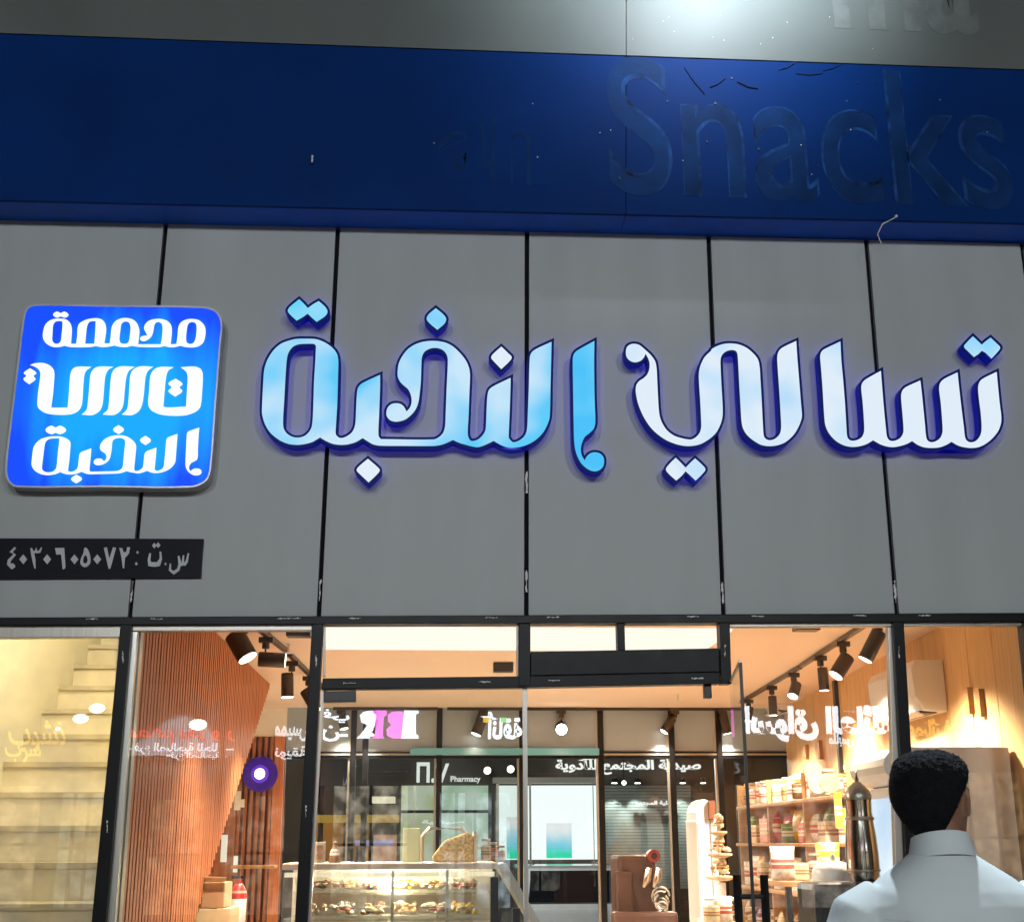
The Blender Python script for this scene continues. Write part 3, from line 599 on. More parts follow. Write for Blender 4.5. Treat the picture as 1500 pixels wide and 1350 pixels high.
# lamps opposite
M['r_lamp'] = emit('lit_lamp_globe', (.92, 1, .97), 13)
for k, (px, py, r, lab) in enumerate(((121, 1053, .13, 'left lamp globe of the pair glowing in the stairwell glass'), (145, 1038, .13, 'right lamp globe of the pair glowing in the stairwell glass'), (292, 1062, .15, 'white lamp glowing at the right foot of the mirrored light cone'), (88, 1068, .05, 'tiny lamp above the yellow mirrored script'))):
    v = V(px, py); t = thing('wall_lamp', lab, 'lamp', v, 'lamps of the building opposite')
    MB().ball(v+Vector((0, .2, 0)), r, 1.3, 1, .8).build('globe', M['r_lamp'], t, True)
    MB().box(v.x-.05, v.x+.05, YO-.24, YO+.12, v.z+r*.8, v.z+r*.8+.06).build('bracket', M['black'], t)
v = V(265, 1036)
t = thing('wall_washer', 'downlight throwing a white cone on the wall opposite, mirrored on the slatted wood', 'lamp', v, 'lamps of the building opposite')
tag(MB().box(V(165, 1060).x, V(365, 1060).x, YO-.24, YO-.2, V(265, 1105).z, V(265, 1000).z).build('wall_board', M['spandrel']), 'grey wall board lit by the downlight opposite', 'board')
MB().box(v.x-.1, v.x+.1, YO-.15, YO+.02, v.z, v.z+.12).build('housing', M['black'], t)
spot('washer_lamp', v+Vector((0, .05, -.02)), v+Vector((0, -.14, -.9)), 2200, 110, (.9, 1, .97), t, .05, .6)

# lit shop windows of the building opposite, faint layers in the glass
random.seed(31)
for k, (px0, px1, py0, py1, c, s_) in enumerate(((-90, 60, 1150, 1330, (1, .82, .5), 1.8), (70, 150, 1160, 1330, (.8, 1, .85), 1.6), (205, 300, 1170, 1340, (1, .70, .4), 1.5), (320, 420, 1165, 1340, (1, .85, .6), 1.6), (480, 600, 1150, 1330, (1, .9, .7), 1.6), (640, 750, 1160, 1330, (.75, .9, 1), 1.5), (800, 930, 1160, 1340, (1, .95, .8), 1.3), (960, 1060, 1165, 1330, (1, .75, .45), 1.8), (1090, 1250, 1150, 1330, (1, .9, .75), 1.8), (1400, 1540, 1130, 1330, (1, .7, .35), 1.6))):
    a, b = V(px0, py1), V(px1, py0); t = thing('lit_shop_window', 'lit shop window across the road, %s from the left in the reflection' % ordn(k), 'shop window', a, 'lit shop windows across the road')
    x0, x1 = min(a.x, b.x), max(a.x, b.x)
    MB().box(x0, x1, YO-.25, YO-.2, a.z, b.z).build('pane', emit('lit_shop_pane', tuple(q*.15 for q in c), s_, c, 3.2, .42, .66), t)
    b2 = MB(); n_ = random.randint(2, 4)
    for q in range(n_+1):
        x = x0+(x1-x0)*q/n_; b2.box(x-.035, x+.035, YO-.199, YO-.15, a.z, b.z)
    b2.box(x0, x1, YO-.198, YO-.152, (a.z+b.z)/2, (a.z+b.z)/2+.06); b2.build('mullion', M['black'], t)

# ================================================================ shopfront frame and glass
D0, D1 = -.03, .05
t = thing('shopfront_frame', 'black metal shopfront frame with large glass panes', 'shopfront', P(770, 905, 0))
def bar(nm, pts, m=M['frame'], y0=D0, y1=D1, par=None, bev=.003):
    return MB().slab([P(px, py, y0) for px, py in pts], Vector((0, y1-y0, 0))).build(nm, m, par or t, bevel=bev)
bar('head_rail', [(-160, 904.5), (1800, 896.5), (1800, 909), (760, 912.5), (-160, 916)], y0=-.034, y1=.06)
bar('post', [(177, 914), (193, 914), (152, 1378), (131, 1378)])
bar('post', [(457, 913), (472.5, 913), (449, 1378), (430, 1378)])
bar('post', [(760, 913), (777, 913), (777, 1004), (760, 1005)], y0=-.028)
bar('post', [(1054, 911), (1069, 911), (1072, 1001), (1057, 1001)], y0=-.028)
bar('post', [(1308, 910), (1324, 910), (1352, 1378), (1334, 1378)])
bar('post', [(1499, 909), (1516, 908), (1566, 1378), (1548, 1378)])
bar('transom', [(472.6, 993), (760, 990), (1054, 984), (1054, 1001), (760, 1006.5), (471, 1009)], y0=-.025)
bar('closer_box', [(777.5, 954), (1053.5, 949), (1054, 983.6), (777.5, 989)], y0=-.02, y1=.12)
bar('mullion', [(904, 912), (915, 912), (916, 952), (905, 952)], y0=-.02)
for nm, pts in (('glazing_bead', [(-160, 917), (176, 915), (175, 933), (-160, 935)]), ('glazing_bead', [(193.5, 914.5), (457, 913), (457, 923), (193, 924)]), ('glazing_bead', [(1070, 911.5), (1308, 910), (1308, 917), (1070, 918)]), ('glazing_bead', [(1325, 910), (1500, 909), (1500, 916), (1325, 917)])):
    bar(nm, pts, M['alu'], -.005, .045)
bar('glazing_bead', [(1301, 918), (1308, 918), (1330, 1378), (1316, 1378)], M['alu'], .0, .046)
bar('glazing_bead', [(473, 913), (476, 913), (476, 990), (473, 990)], M['alu'], .0, .046)
bar('glazing_bead', [(193.6, 924), (201, 924), (166, 1378), (152.5, 1378)], M['steel'], .004, .046)
bar('glazing_bead', [(757, 913), (759.7, 913), (759.7, 990), (757, 990)], M['alu'], .0, .046)
for pts in ([(-160, 934), (176, 932), (131, 1378), (-190, 1378)], [(194, 924), (457, 922), (430, 1378), (152, 1378)], [(473, 913), (760, 912), (760, 992), (472, 993)],
            [(777, 912), (904, 912), (905, 954), (777, 954)], [(915, 912), (1054, 911), (1054, 951), (916, 952)], [(1069, 917), (1308, 916), (1334, 1378), (1090, 1378)], [(1324, 916), (1500, 915), (1548, 1378), (1352, 1378)]):
    q = [P(px, py, .02) for px, py in pts]; MB().face(q).build('pane', M['hazyglass'] if pts[0][0] == -160 else M['glass'], t)
# worn labels left on the black frame
random.seed(5)
for (px, py, vert) in ((135, 906, 0), (230, 906, 0), (415, 905.5, 0), (432, 905, 0), (520, 905, 0), (720, 904, 0), (810, 903.5, 0), (1015, 902.5, 0), (1110, 902, 0), (1260, 901, 0), (1355, 901, 0), (512, 1000, 0), (710, 998, 0), (812, 996, 0), (1022, 993, 0), (180, 962, 1), (157, 1210, 1), (463, 968, 1), (448, 1188, 1), (1062, 953, 1), (1317, 955, 1)):
    Lp, Rp = [], []
    for k in range(9):
        u = k*2.2-9; r = random.choice((.0005, .001, .0025, .0038)); jit = random.uniform(-.5, .5)
        c = P(px+jit, py+u, -.0365) if vert else P(px+u, py+jit, -.0365); e = Vector((r, 0, 0)) if vert else Vector((0, 0, r))
        Lp.append(c-e); Rp.append(c+e)
    MB().slab(Lp+Rp[::-1], Vector((0, .002, 0))).build('worn_label', M['silver'], t)

# doors
zt = P(620, 1009, .01).z
def hbar(b, x, y, z0, z1): b.box(x-.018, x+.018, y-.012, y+.012, z0, z1)
t = thing('glass_door', 'closed frameless glass door leaf in front of the counter', 'door', P(620, 1350, .01), 'glass door leaves')
MB().slab([P(476, 1010, .01), P(765, 1008, .01), Vector((P(765, 1008, .01).x, .01, .02)), Vector((P(476, 1010, .01).x-.02, .01, .02))], Vector((0, .012, 0))).build('glass', M['glass'], t)
MB().slab([P(765.5, 1008, .008), P(772, 1008, .008), Vector((P(772, 1008, .008).x, .008, .02)), Vector((P(765.5, 1008, .008).x, .008, .02))], Vector((0, .018, 0))).build('edge_seal', M['alu'], t)
MB().slab([P(470.5, 1010, .006), P(474.5, 1010, .006), Vector((P(474.5, 1010, .006).x-.045, .006, .02)), Vector((P(470.5, 1010, .006).x-.045, .006, .02))], Vector((0, .02, 0))).build('edge_seal', M['alu'], t)
MB().slab([P(474, 1012, -.012), P(521, 1011, -.012), P(521, 1027, -.012), P(474, 1028, -.012)], Vector((0, .05, 0))).build('patch_fitting', M['black'], t, bevel=.003)
h = P(724, 1284, -.05); b = MB(); hbar(b, h.x, -.05, .75, h.z); b.tube([(h.x, -.05, h.z-.14), (h.x, .01, h.z-.14)], .009); b.build('handle', M['black'], t, bevel=.003)
h2 = P(756, 1329, .07); b = MB(); hbar(b, h2.x, .07, .75, h2.z); b.tube([(h2.x, .07, h2.z-.1), (h2.x, .015, h2.z-.1)], .009); b.build('handle', M['black'], t, bevel=.003)
hx, hy = 1.385, -.02; ex, ey = P(1082, 970, -.74).x, -.74
t = thing('glass_door', 'open glass door leaf swung outwards at the right of the entrance', 'door', (hx, hy, 0), 'glass door leaves')
dirv = Vector((ex-hx, ey-hy, 0)).normalized(); nv = Vector((-dirv.y, dirv.x, 0))
zt2 = P(1082, 970, -.74).z
q = [Vector((hx, hy, .02)), Vector((hx, hy, zt2)), Vector((ex, ey, zt2)), Vector((ex, ey, .02))]
MB().slab(q, nv*.012).build('glass', M['glass'], t)
e = Vector((ex, ey, 0))-dirv*.001
MB().slab([e+Vector((0, 0, .02)), e+Vector((0, 0, zt2)), e+dirv*.008+Vector((0, 0, zt2)), e+dirv*.008+Vector((0, 0, .02))], nv*.014).build('edge_seal', M['black'], t)
MB().slab([Vector((hx, hy, zt2+.001)), Vector((hx, hy, zt2+.008)), Vector((ex, ey, zt2+.008)), Vector((ex, ey, zt2+.001))], nv*.012).build('edge_seal', M['alu'], t)
hp = Vector((ex, ey, 0))-dirv*.07; zh = P(1090, 1281, -.7).z
for sgn in (-1, 1):
    c = hp+nv*(.055*sgn+.006); b = MB(); b.tube([c+Vector((0, 0, .72)), c+Vector((0, 0, zh))], .017, 4); b.build('handle', M['black'], t)
MB().tube([hp-nv*.05+Vector((0, 0, zh-.085)), hp+nv*.06+Vector((0, 0, zh-.085))], .011, 8).build('handle_spacer', M['black'], t)
h = P(1036, 1012, .03); tag(MB().box(h.x-.018, h.x+.018, .01, .05, h.z-.035, h.z+.03).build('door_stop', M['black'], bevel=.004), 'small dark stop under the transom at the right of the doorway', 'door stop')

# ================================================================ interior shell
ZC, YB, XR = 2.75, 7.0, 3.1
def xr(y): return 3.04+.066*y
struct(MB().box(-4.2, XR+.6, .06, YB+.3, .001, .006).build('floor', M['floor']))
struct(MB().box(-1.53, XR+.6, .72, YB+.2, ZC, ZC+.08).build('ceiling', M['ceil']))
struct(MB().box(-2.74, -1.531, 4.95, YB+.2, ZC, ZC+.08).build('ceiling', M['ceil']))
tag(MB().box(-.82, 1.85, 1.9, 2.8, ZC-.02, ZC-.001).build('ceiling_panel_light', emit('ceiling_panel_glow', (1, .93, .82), 1.15)), 'wide white ceiling light panel glowing behind the transom panes', 'ceiling light')
struct(MB().box(-1.53, XR+.3, .07, .719, ZC+.02, ZC+.1).build('ceiling_border', M['cove']))
tag(MB().box(-4.3, XR+.4, .17, .3, ZC+.105, 7.5).build('upper_wall', M['cream']), 'cream wall above the shop ceiling behind the cladding', 'wall')
# right wall of wooden planks
t = thing('plank_wall', 'honey coloured wood plank wall along the right side of the shop', 'wall', (XR, 3, 0))
b = MB(); y = .08
while y < YB-.02:
    wd = .42; y2 = min(y+wd, YB); b.slab([Vector((xr(y), y, 0)), Vector((xr(y2), y2, 0)), Vector((xr(y2), y2, ZC)), Vector((xr(y), y, ZC))], Vector((.03, 0, 0))); y += wd+.007
b.build('plank', M['plank'], t)
MB().slab([Vector((xr(.07)+.02, .07, 0)), Vector((xr(YB)+.02, YB, 0)), Vector((xr(YB)+.02, YB, ZC)), Vector((xr(.07)+.02, .07, ZC))], Vector((.2, 0, 0))).build('backing', M['plank_gap'], t)
yt = PX(1219, 1060, 3.28).y; XT = xr(yt)
tag(MB().box(XT-.035, XT-.004, yt-.03, yt+.03, 0, ZC-.001).build('trim_strip', M['black']), 'black vertical trim strip on the plank wall between the two air conditioners', 'trim')
for k, (px, py0, py1) in enumerate(((1417, 1007, 1046), (1434, 1009, 1050), (1171, 1090, 1112), (1192, 1084, 1112))):
    a = PX(px, py0, XR); XT = xr(a.y); a = PX(px, py0, XT-.02); c = PX(px, py1, XT-.02); XT = xr(a.y)
    tag(MB().box(XT-.035, XT-.003, a.y-.03, a.y+.03, c.z, a.z).build('wall_peg', M['shelfwood']), ['left wooden peg board by the near air conditioner', 'right wooden peg board by the near air conditioner', 'left wooden peg board by the far air conditioner', 'right wooden peg board by the far air conditioner'][k], 'peg board', 'wooden peg boards on the plank wall')
# partition and slatted wall
tag(MB().slab([Vector((-1.478, .06, 0)), Vector((-1.478, 1.4, 0)), Vector((-1.478, 1.4, .66)), Vector((-1.478, 4.9, 2.70)), Vector((-1.478, 4.9, 4.2)), Vector((-1.478, .06, 4.2))], Vector((-.05, 0, 0))).build('partition_wall', M['cream']), 'cream partition wall between the stairwell and the shop', 'wall')
def xs(y): return -1.43
t = thing('slat_wall', 'red brown slatted wood wall with a slanted far edge under the stairs', 'wall', (-1.5, .2, 0))
b = MB(); bk = MB(); y = .14; yA, yB_ = 1.56, 4.4
def zlow(y): return .02 if y < 1.4 else .66+(y-1.4)*.583
while y < 4.98:
    z0 = max(.02, zlow(y)); x = xs(y)
    if z0 < ZC-.03: b.box(x-.012, x+(.001 if int(y*100) % 2 else 0), y, y+.05, z0, ZC-.004)
    y += .072
b.build('slat', M['slat'], t)
poly = [Vector((xs(0)-.0125, .13, .01)), Vector((xs(0)-.0125, .13, ZC-.002)), Vector((xs(0)-.0125, 4.95, ZC-.002)), Vector((xs(0)-.0125, 1.4, .68)), Vector((xs(0)-.0125, 1.39, .01))]
MB().slab(poly, Vector((-.034, 0, 0))).build('backing', M['slat_back'], t)
MB().box(-1.476, -1.425, .065, .125, 0, ZC-.002).build('end_cap', M['steel'], t)
# back wall, left timber part
bx = lambda px: P(px, 1150, YB).x
t = thing('timber_back_wall', 'dark vertical slats on the left of the back wall below a white strip', 'wall', (bx(380), YB, 0))
zs = P(380, 1078, YB).z
MB().box(-2.62, bx(416), YB, YB+.1, zs, ZC-.001).build('white_strip', M['cove'], t)
MB().box(-2.62, bx(416), YB+.02, YB+.1, 0, zs-.001).build('backing', M['slat_back'], t)
b = MB(); x = bx(350)
while x < bx(399): b.box(x, x+.032, YB-.02, YB+.018, 0, zs-.002); x += .058
b.build('slat', M['slat_dark'], t)
MB().box(bx(400), bx(415), YB-.03, YB+.019, 0, zs-.002).build('end_post', M['slat'], t)
MB().box(-2.62, bx(349), YB-.01, YB+.018, 0, zs-.003).build('plain_panel', M['slat_dark'], t)
# glazed back wall
t = thing('rear_shopfront', 'glazed back wall with grey panels above and dark mullions', 'window wall', (bx(700), YB, 0))
zp0, zp1 = P(700, 1106, YB).z, ZC
MB().box(bx(417), XR+.5, YB, YB+.05, zp0+.04, ZC).build('grey_panel', M['spandrel'], t)
for px in (516, 534, 643, 765, 881, 986, 1056):
    MB().box(bx(px)-.028, bx(px)+.028, YB-.03, YB+.06, 0, ZC-.001).build('mullion', M['frame'], t, bevel=.003)
    if px != 534: MB().box(bx(px)-.05, bx(px)-.03, YB-.012, YB+.04, 0, ZC-.001).build('mullion', M['alu'], t)
MB().box(bx(417), XR+.5, YB-.02, YB+.055, zp0-.03, zp0+.035).build('transom', M['frame'], t)
MB().box(bx(417), XR+.5, YB-.024, YB-.021, zp0+.0, zp0+.018).build('transom', M['alu'], t)
MB().face([Vector((bx(417), YB+.02, 0)), Vector((XR+.5, YB+.02, 0)), Vector((XR+.5, YB+.02, zp0)), Vector((bx(417), YB+.02, zp0))]).build('pane', M['rearglass'], t)
a, c = P(640, 1100, YB-.03), P(765, 1105, YB-.03)
tag(MB().box(bx(600), bx(878), YB-.05, YB-.032, a.z-.035, a.z+.03).build('light_strip', emit('pale_green_strip', (.28, .55, .42), .6)), 'pale green glowing strip along the back wall transom', 'light strip')

# stairwell on the left
t = thing('staircase', 'beige stone staircase climbing away behind the left pane', 'staircase', (-2.1, 1, 0))
y0, z0 = 1.58-.33*7, 1.5-.19*7
k = 0
while True:
    y = .35+.33*k; z = .38+.19*(k+1)+.41
    if k > 11: break
    MB().box(-2.62, -1.53, y, y+.34+.002*k, max(0, z-.42), z-.03).build('step', M['stair'], t)
    MB().box(-2.62, -1.5295, y-.02, y+.335, z-.03, z).build('nosing', M['stair_dark'], t)
    k += 1
tag(MB().box(-2.75, -2.62, .06, YB, 0, 4.6).build('stairwell_wall', M['cream']), 'cream wall on the left of the staircase', 'wall')
tag(MB().box(-2.62, -1.53, 4.84, 4.94, 2.84, 4.6).build('stairwell_end_wall', M['cream']), 'cream wall at the top of the staircase', 'wall')
tag(MB().box(-2.75, -1.43, .17, 4.9, 4.6, 4.7).build('stairwell_ceiling', M['cream'], ), 'high cream ceiling over the staircase', 'ceiling')
c = Vector((-2.15, 1.4, 4.3)); t = thing('stairwell_lamp', 'round ceiling lamp lighting the staircase from above the pane', 'lamp', c)
MB().lathe((c.x, c.y, 4.5), [(.02, .1), (.16, .09), (.16, .06), (.02, .0)]).build('lamp_shade', emit('stair_lamp', (1, .9, .62), 6), t, True)
point('stair_bulb', (-2.15, 1.4, 4.35), 130, (1, .90, .66), t, .12)
point('stair_bulb', (-2.15, .9, 3.3), 48, (1, .90, .66), t, .12)

# ================================================================ track lights
WARM = (1, .83, .62)
M['lens'] = emit('warm_lamp_lens', (1, .9, .72), 9)
def rail(a, b, label):
    d = (b-a).normalized(); n_ = d.cross(Vector((0, 0, 1)))*.017
    t = MB().slab([a+n_, b+n_, b-n_, a-n_], Vector((0, 0, ZC-a.z-.001))).build('light_track', M['track'])
    return tag(t, label, 'light track', 'ceiling tracks carrying the spot lamps')
ZR = 2.72
rr = [PZ(px, py, ZR) for px, py in ((1300, 897), (1174, 977.5), (1172.5, 979), (1086, 1030))]
rail(rr[0], rr[1], 'near right ceiling track with two grey spot lamps'); rail(rr[2], rr[3], 'far right ceiling track beyond the gap, with glowing spot lamps')
rl = [PZ(px, py, ZR) for px, py in ((352, 902), (418, 955), (424, 961), (476, 1012))]
rail(rl[0], rl[1], 'near left ceiling track above the slatted wall'); rail(rl[2], rl[3], 'far left ceiling track ending behind the black post')
zb = PZ(780, 1040, ZR).y
rail(Vector((P(488, 1040, zb).x, zb, ZR)), Vector((P(642, 1040, zb).x, zb, ZR)), 'left cross track above the grey back panels'); rail(Vector((P(655, 1040, zb).x, zb, ZR)), Vector((P(1085, 1040, zb).x, zb, ZR)), 'long right cross track above the grey back panels')
def track_light(rp, hp, axis, r, L, label, power, aim, glow=False):
    rp = Vector(rp); y = rp.y; h = P(hp[0], hp[1], y); ax = Vector(axis).normalized()
    t = thing('track_light', label, 'spot lamp', rp, 'black spot lamps on the ceiling tracks')
    MB().box(rp.x-.045, rp.x+.045, rp.y-.02, rp.y+.02, rp.z-.035, rp.z-.001).lathe((rp.x, rp.y, rp.z-.075), [(.012, 0), (.024, .002), (.024, .039)], 12).build('adapter', M['track'], t)
    top = h-ax*L*.42
    MB().tube([rp+Vector((0, 0, -.07)), Vector((rp.x, rp.y, max(top.z, h.z)+.0)), h-ax*L*.2], .006, 6).build('stem', M['track'], t)
    a, b = h-ax*L/2, h+ax*L/2
    MB().tube([a, a+ax*.006, b-ax*.004, b], [r*.9, r, r, r*.97], 20).build('head', M['track'], t, True)
    MB().tube([b+ax*.0005, b+ax*.003], [r*.9, r*.86], 20).build('lens', M['lens'] if not glow else emit('bright_lamp_lens', (1, .93, .80), 26), t)
    if power: spot('lamp', b+ax*.03, b+ax*.03+Vector(aim)*3, power, 125, WARM, t, .035, .7)
    return t
PW = 6.
def onrail(px, py): return PZ(px, py, ZR)
track_light(onrail(1286, 906), (1278, 945), (-.45, .1, -.8), .045, .19, 'spot lamp cut off by the right aluminium post', 60*PW, (.3, 0, -1))
track_light(onrail(1234, 939), (1233, 975), (-.55, -.1, -.75), .05, .16, 'tilted grey spot lamp on the near right track', 60*PW, (.25, .1, -1))
track_light(onrail(1201, 960), (1206, 994), (.02, 0, -1), .036, .16, 'upright grey spot lamp at the end of the near right track', 60*PW, (.1, 0, -1))
track_light(onrail(1162, 985), (1164, 1010), (-.35, -.3, -.8), .042, .12, 'tilted glowing spot lamp at the head of the far right track', 60*PW, (.3, .1, -1), True)
track_light(onrail(1130, 1004), (1132, 1033), (0, 0, -1), .036, .16, 'upright spot lamp in the middle of the far right track', 60*PW, (0, 0, -1))
track_light(onrail(1096, 1024), (1097, 1045), (-.2, 0, -.9), .036, .13, 'last spot lamp of the far right track beside the open door', 22*PW, (.2, .1, -1))
track_light(onrail(359, 909), (353, 946), (.5, -.15, -.8), .062, .17, 'big tilted black spot lamp against the top of the slatted wall', 40*PW, (.45, .1, -1))
track_light(onrail(390, 933), (398, 966), (1, .1, -.04), .048, .17, 'horizontal black spot lamp pointing along the near left track', 50*PW, (.5, 0, -1))
track_light(onrail(428, 968), (421, 1003), (.05, 0, -1), .045, .17, 'upright black spot lamp glowing below, left of the second post', 45*PW, (.3, .1, -1), True)
track_light(onrail(452, 990), (456, 1025), (.5, -.1, -.8), .05, .19, 'tilted black spot lamp half behind the second post', 50*PW, (.3, 0, -1))
def back_light(px, hp, ax, L, label, glow=False, r=.045):
    return track_light((P(px, 1040, zb).x, zb, ZR), hp, ax, r, L, label, 24*PW, (0, -.5, -1), glow)
back_light(500, (502, 1056), (.2, -.1, -.9), .15, 'spot lamp on the cross track behind the two letter sign')
back_light(545, (545, 1064), (-.2, -.2, -.9), .15, 'dark spot lamp behind the left bowl of the two letter sign')
back_light(708, (703, 1060), (-.35, -.1, -.9), .22, 'dark tilted spot lamp on the cross track left of the door edge', r=.055)
back_light(822, (822, 1066), (-.02, -.9, -.3), .10, 'glowing round spot lamp facing the street on the cross track', True, .06)
back_light(988, (979, 1061), (-.55, -.1, -.8), .17, 'brown tilted spot lamp on the cross track right of the door')
back_light(1058, (1062, 1060), (.2, 0, -1), .19, 'rightmost spot lamp of the cross track behind the open door')
for px, py, lab in ((1181, 919, 'small black speaker on the ceiling in the bay behind the mans head'), (438, 928, 'small black speaker on the ceiling beside the second post'), (737, 980, 'small grey speaker on the ceiling seen through the transom')):
    c = PZ(px, py, ZC-.05); tag(MB().box(c.x-.075, c.x+.075, c.y-.05, c.y+.05, c.z-.02, ZC-.001).build('ceiling_speaker', M['black'], bevel=.004), lab, 'speaker', 'small box speakers on the ceiling')
for px, py, lab in ((423, 942, 'pale sprinkler head on the left of the ceiling'), (993, 1016, 'pale sprinkler head on the ceiling over the doorway')):
    c = PZ(px, py, ZC); tag(MB().lathe((c.x, c.y, ZC-.07), [(.004, .0), (.035, .004), (.035, .008), (.008, .012), (.008, .065), (.03, .0695)], 12).build('sprinkler', M['white']), lab, 'sprinkler')

# ================================================================ air conditioners on the right wall
def aircon(px0, py0, px1, py1, length, label):
    XR = 3.1
    for k in range(4): XR = xr(PX(px1, py0, XR).y)
    a = PX(px1, py0, XR-.004); y = a.y; b_ = P(px1, py1, y); z1, z0 = a.z, b_.z; x0 = P(px0, (py0+py1)/2, y).x; x1 = XR-.004
    t = thing('air_conditioner', label, 'air conditioner', ((x0+x1)/2, y, z0), 'wall mounted air conditioners')
    dz = z1-z0
    prof = [Vector((x1, y, z1)), Vector((x0+.03, y, z1)), Vector((x0, y, z1-.05)), Vector((x0+.01, y, z0+.1)), Vector((x0+.06, y, z0+.01)), Vector((x1, y, z0))]
    MB().slab(prof, Vector((0, length, 0))).build('casing', M['white'], t, bevel=.006)
    MB().box(x0+.05, x1-.05, y+.05, y+length-.05, z0-.004, z0+.012).build('outlet', M['black'], t)
    MB().box(x0+.02, x0+.075, y+.04, y+length-.04, z0-.012, z0-.005, Matrix.Rotation(R(28), 3, 'Y'), Vector((x0+.05, y, z0))).build('louvre', M['white'], t)
    return t
aircon(1337, 966, 1381, 1042, .86, 'near white air conditioner cut by the black post, right wall')
aircon(1134, 985, 1159, 1040, .86, 'far white air conditioner below the last right spot lamps')

# ================================================================ upright cooler behind the man
x0, x1, ya, yb_ = 2.50, 3.07, .78, 1.36
zt_ = P(1420, 1093, ya).z; zd = P(1275, 1155, yb_).z
t = thing('drinks_cooler', 'upright drinks cooler with beige side and rounded white crown, behind the man', 'cooler', (2.8, 1, 0))
M['beige'] = mat('beige_steel_sheet', (.78, .64, .52), .4, var=.05)
M['coolglow'] = emit('cool_white_shelf_light', (.55, .80, 1), .9, (.30, .62, .95), 3, base=(.3, .3, .3))
MB().box(x0+.02, x1, ya, yb_, .05, zt_).build('cabinet', M['beige'], t, bevel=.012)
prof = []
for k in range(9):
    a = R(90+k*22.5); prof.append(Vector((x0-.0+.13*math.cos(a), ya-.01, (zt_+zd)/2+(zt_-zd)/2*math.sin(a))))
MB().slab(prof+[Vector((x0+.018, ya-.01, zd)), Vector((x0+.018, ya-.01, zt_))], Vector((0, yb_-ya+.02, 0))).build('crown', M['white'], t)
MB().box(x0-.03, x0+.018, ya, yb_, .1, zd-.003).build('door_frame', M['white'], t, bevel=.006)
MB().box(x0-.034, x0-.031, ya+.05, yb_-.05, .2, zd-.06).build('door_glass', M['coolglow'], t)
MB().box(x0-.06, x0-.035, yb_-.04, yb_-.015, .8, 1.3).build('handle', M['steel'], t)
# second cooler deep in the shop
c = P(1034, 1190, 5.4)
t = thing('drinks_cooler', 'slim white cooler with a domed top and dark side, right of the brown roaster', 'cooler', (c.x, 5.4, 0))
zz = P(1034, 1200, 5.4).z
MB().box(c.x-.09, c.x+.035, 5.4, 5.9, .05, zz).build('cabinet', M['white'], t, bevel=.01)
MB().box(c.x-.075, c.x+.02, 5.392, 5.399, .2, zz-.03).build('door_glass', M['coolglow'], t)
MB().box(c.x+.036, c.x+.085, 5.38, 5.9, .05, zz).build('side_panel', M['ceil'], t)
MB().slab([Vector((c.x-.09+.085*(1-math.cos(R(k*22.5))), 5.4, zz+.002+.17*math.sin(R(k*22.5)))) for k in range(9)], Vector((0, .45, 0))).build('crown', M['white'], t)
MB().box(c.x+.02, c.x+.075, 5.35, 5.39, zz+.01, zz+.16).build('crown_cap', M['slat_back'], t)

# ================================================================ goods rack on the right wall
ZS = [.35, .70, 1.08, 1.44, 1.76]
t = thing('goods_rack', 'wooden wall rack full of snack goods along the plank wall', 'rack', (2.85, 4.2, 0))
RX = 2.66; RY0, RY1 = 2.7, 6.0
for k, z in enumerate(ZS): MB().box(RX+.02*k, xr(RY0)-.004, RY0, RY1, z-.025, z).build('shelf', M['shelfwood'], t, bevel=.004)
for y in (RY0-.03, 3.8, 4.9, RY1): MB().box(RX+.1, xr(y)-.006, y, y+.028, 0, 1.95).build('upright', M['shelfwood'], t)
random.seed(21)
COL = {'red': (.50, .03, .03), 'yellow': (.75, .48, .03), 'white': (.78, .76, .70), 'pink': (.70, .28, .24), 'green': (.16, .24, .06), 'brown': (.20, .09, .04), 'cream': (.72, .60, .40), 'orange': (.62, .22, .04), 'violet': (.22, .10, .24)}
for k, c in COL.items():
    m = mat(k+'_packaging', c, .35, var=.3, scale=25, coat=.2); M['g_'+k] = m; n = m.node_tree.nodes; l = m.node_tree.links
    # a printed label band across the middle of the pack
    b_ = n['Principled BSDF']; src = b_.inputs['Base Color'].links[0].from_socket
    tc = n.new('ShaderNodeTexCoord'); sp_ = n.new('ShaderNodeSeparateXYZ'); l.new(tc.outputs['Generated'], sp_.inputs[0])
    rp = n.new('ShaderNodeValToRGB'); rp.color_ramp.interpolation = 'CONSTANT'; l.new(sp_.outputs['Z'], rp.inputs[0])
    rp.color_ramp.elements[0].color = (0, 0, 0, 1); rp.color_ramp.elements[1].position = .34; rp.color_ramp.elements[1].color = (1, 1, 1, 1)
    for po, va in ((.46, .15), (.52, 1), (.62, 0), (.78, .5), (.82, 0)): e = rp.color_ramp.elements.new(po); e.color = (va, va, va, 1)
    mx = n.new('ShaderNodeMix'); mx.data_type = 'RGBA'; l.new(rp.outputs[0], mx.inputs[0]); l.new(src, mx.inputs[6])
    mx.inputs[7].default_value = (.75, .70, .58, 1) if k not in ('white', 'cream') else ((.45, .10, .06, 1) if k == 'white' else (.35, .16, .06, 1)); l.new(mx.outputs[2], b_.inputs['Base Color'])
M['jarglass'] = glass_mat('jar_glass', .10, (.95, .96, .93))
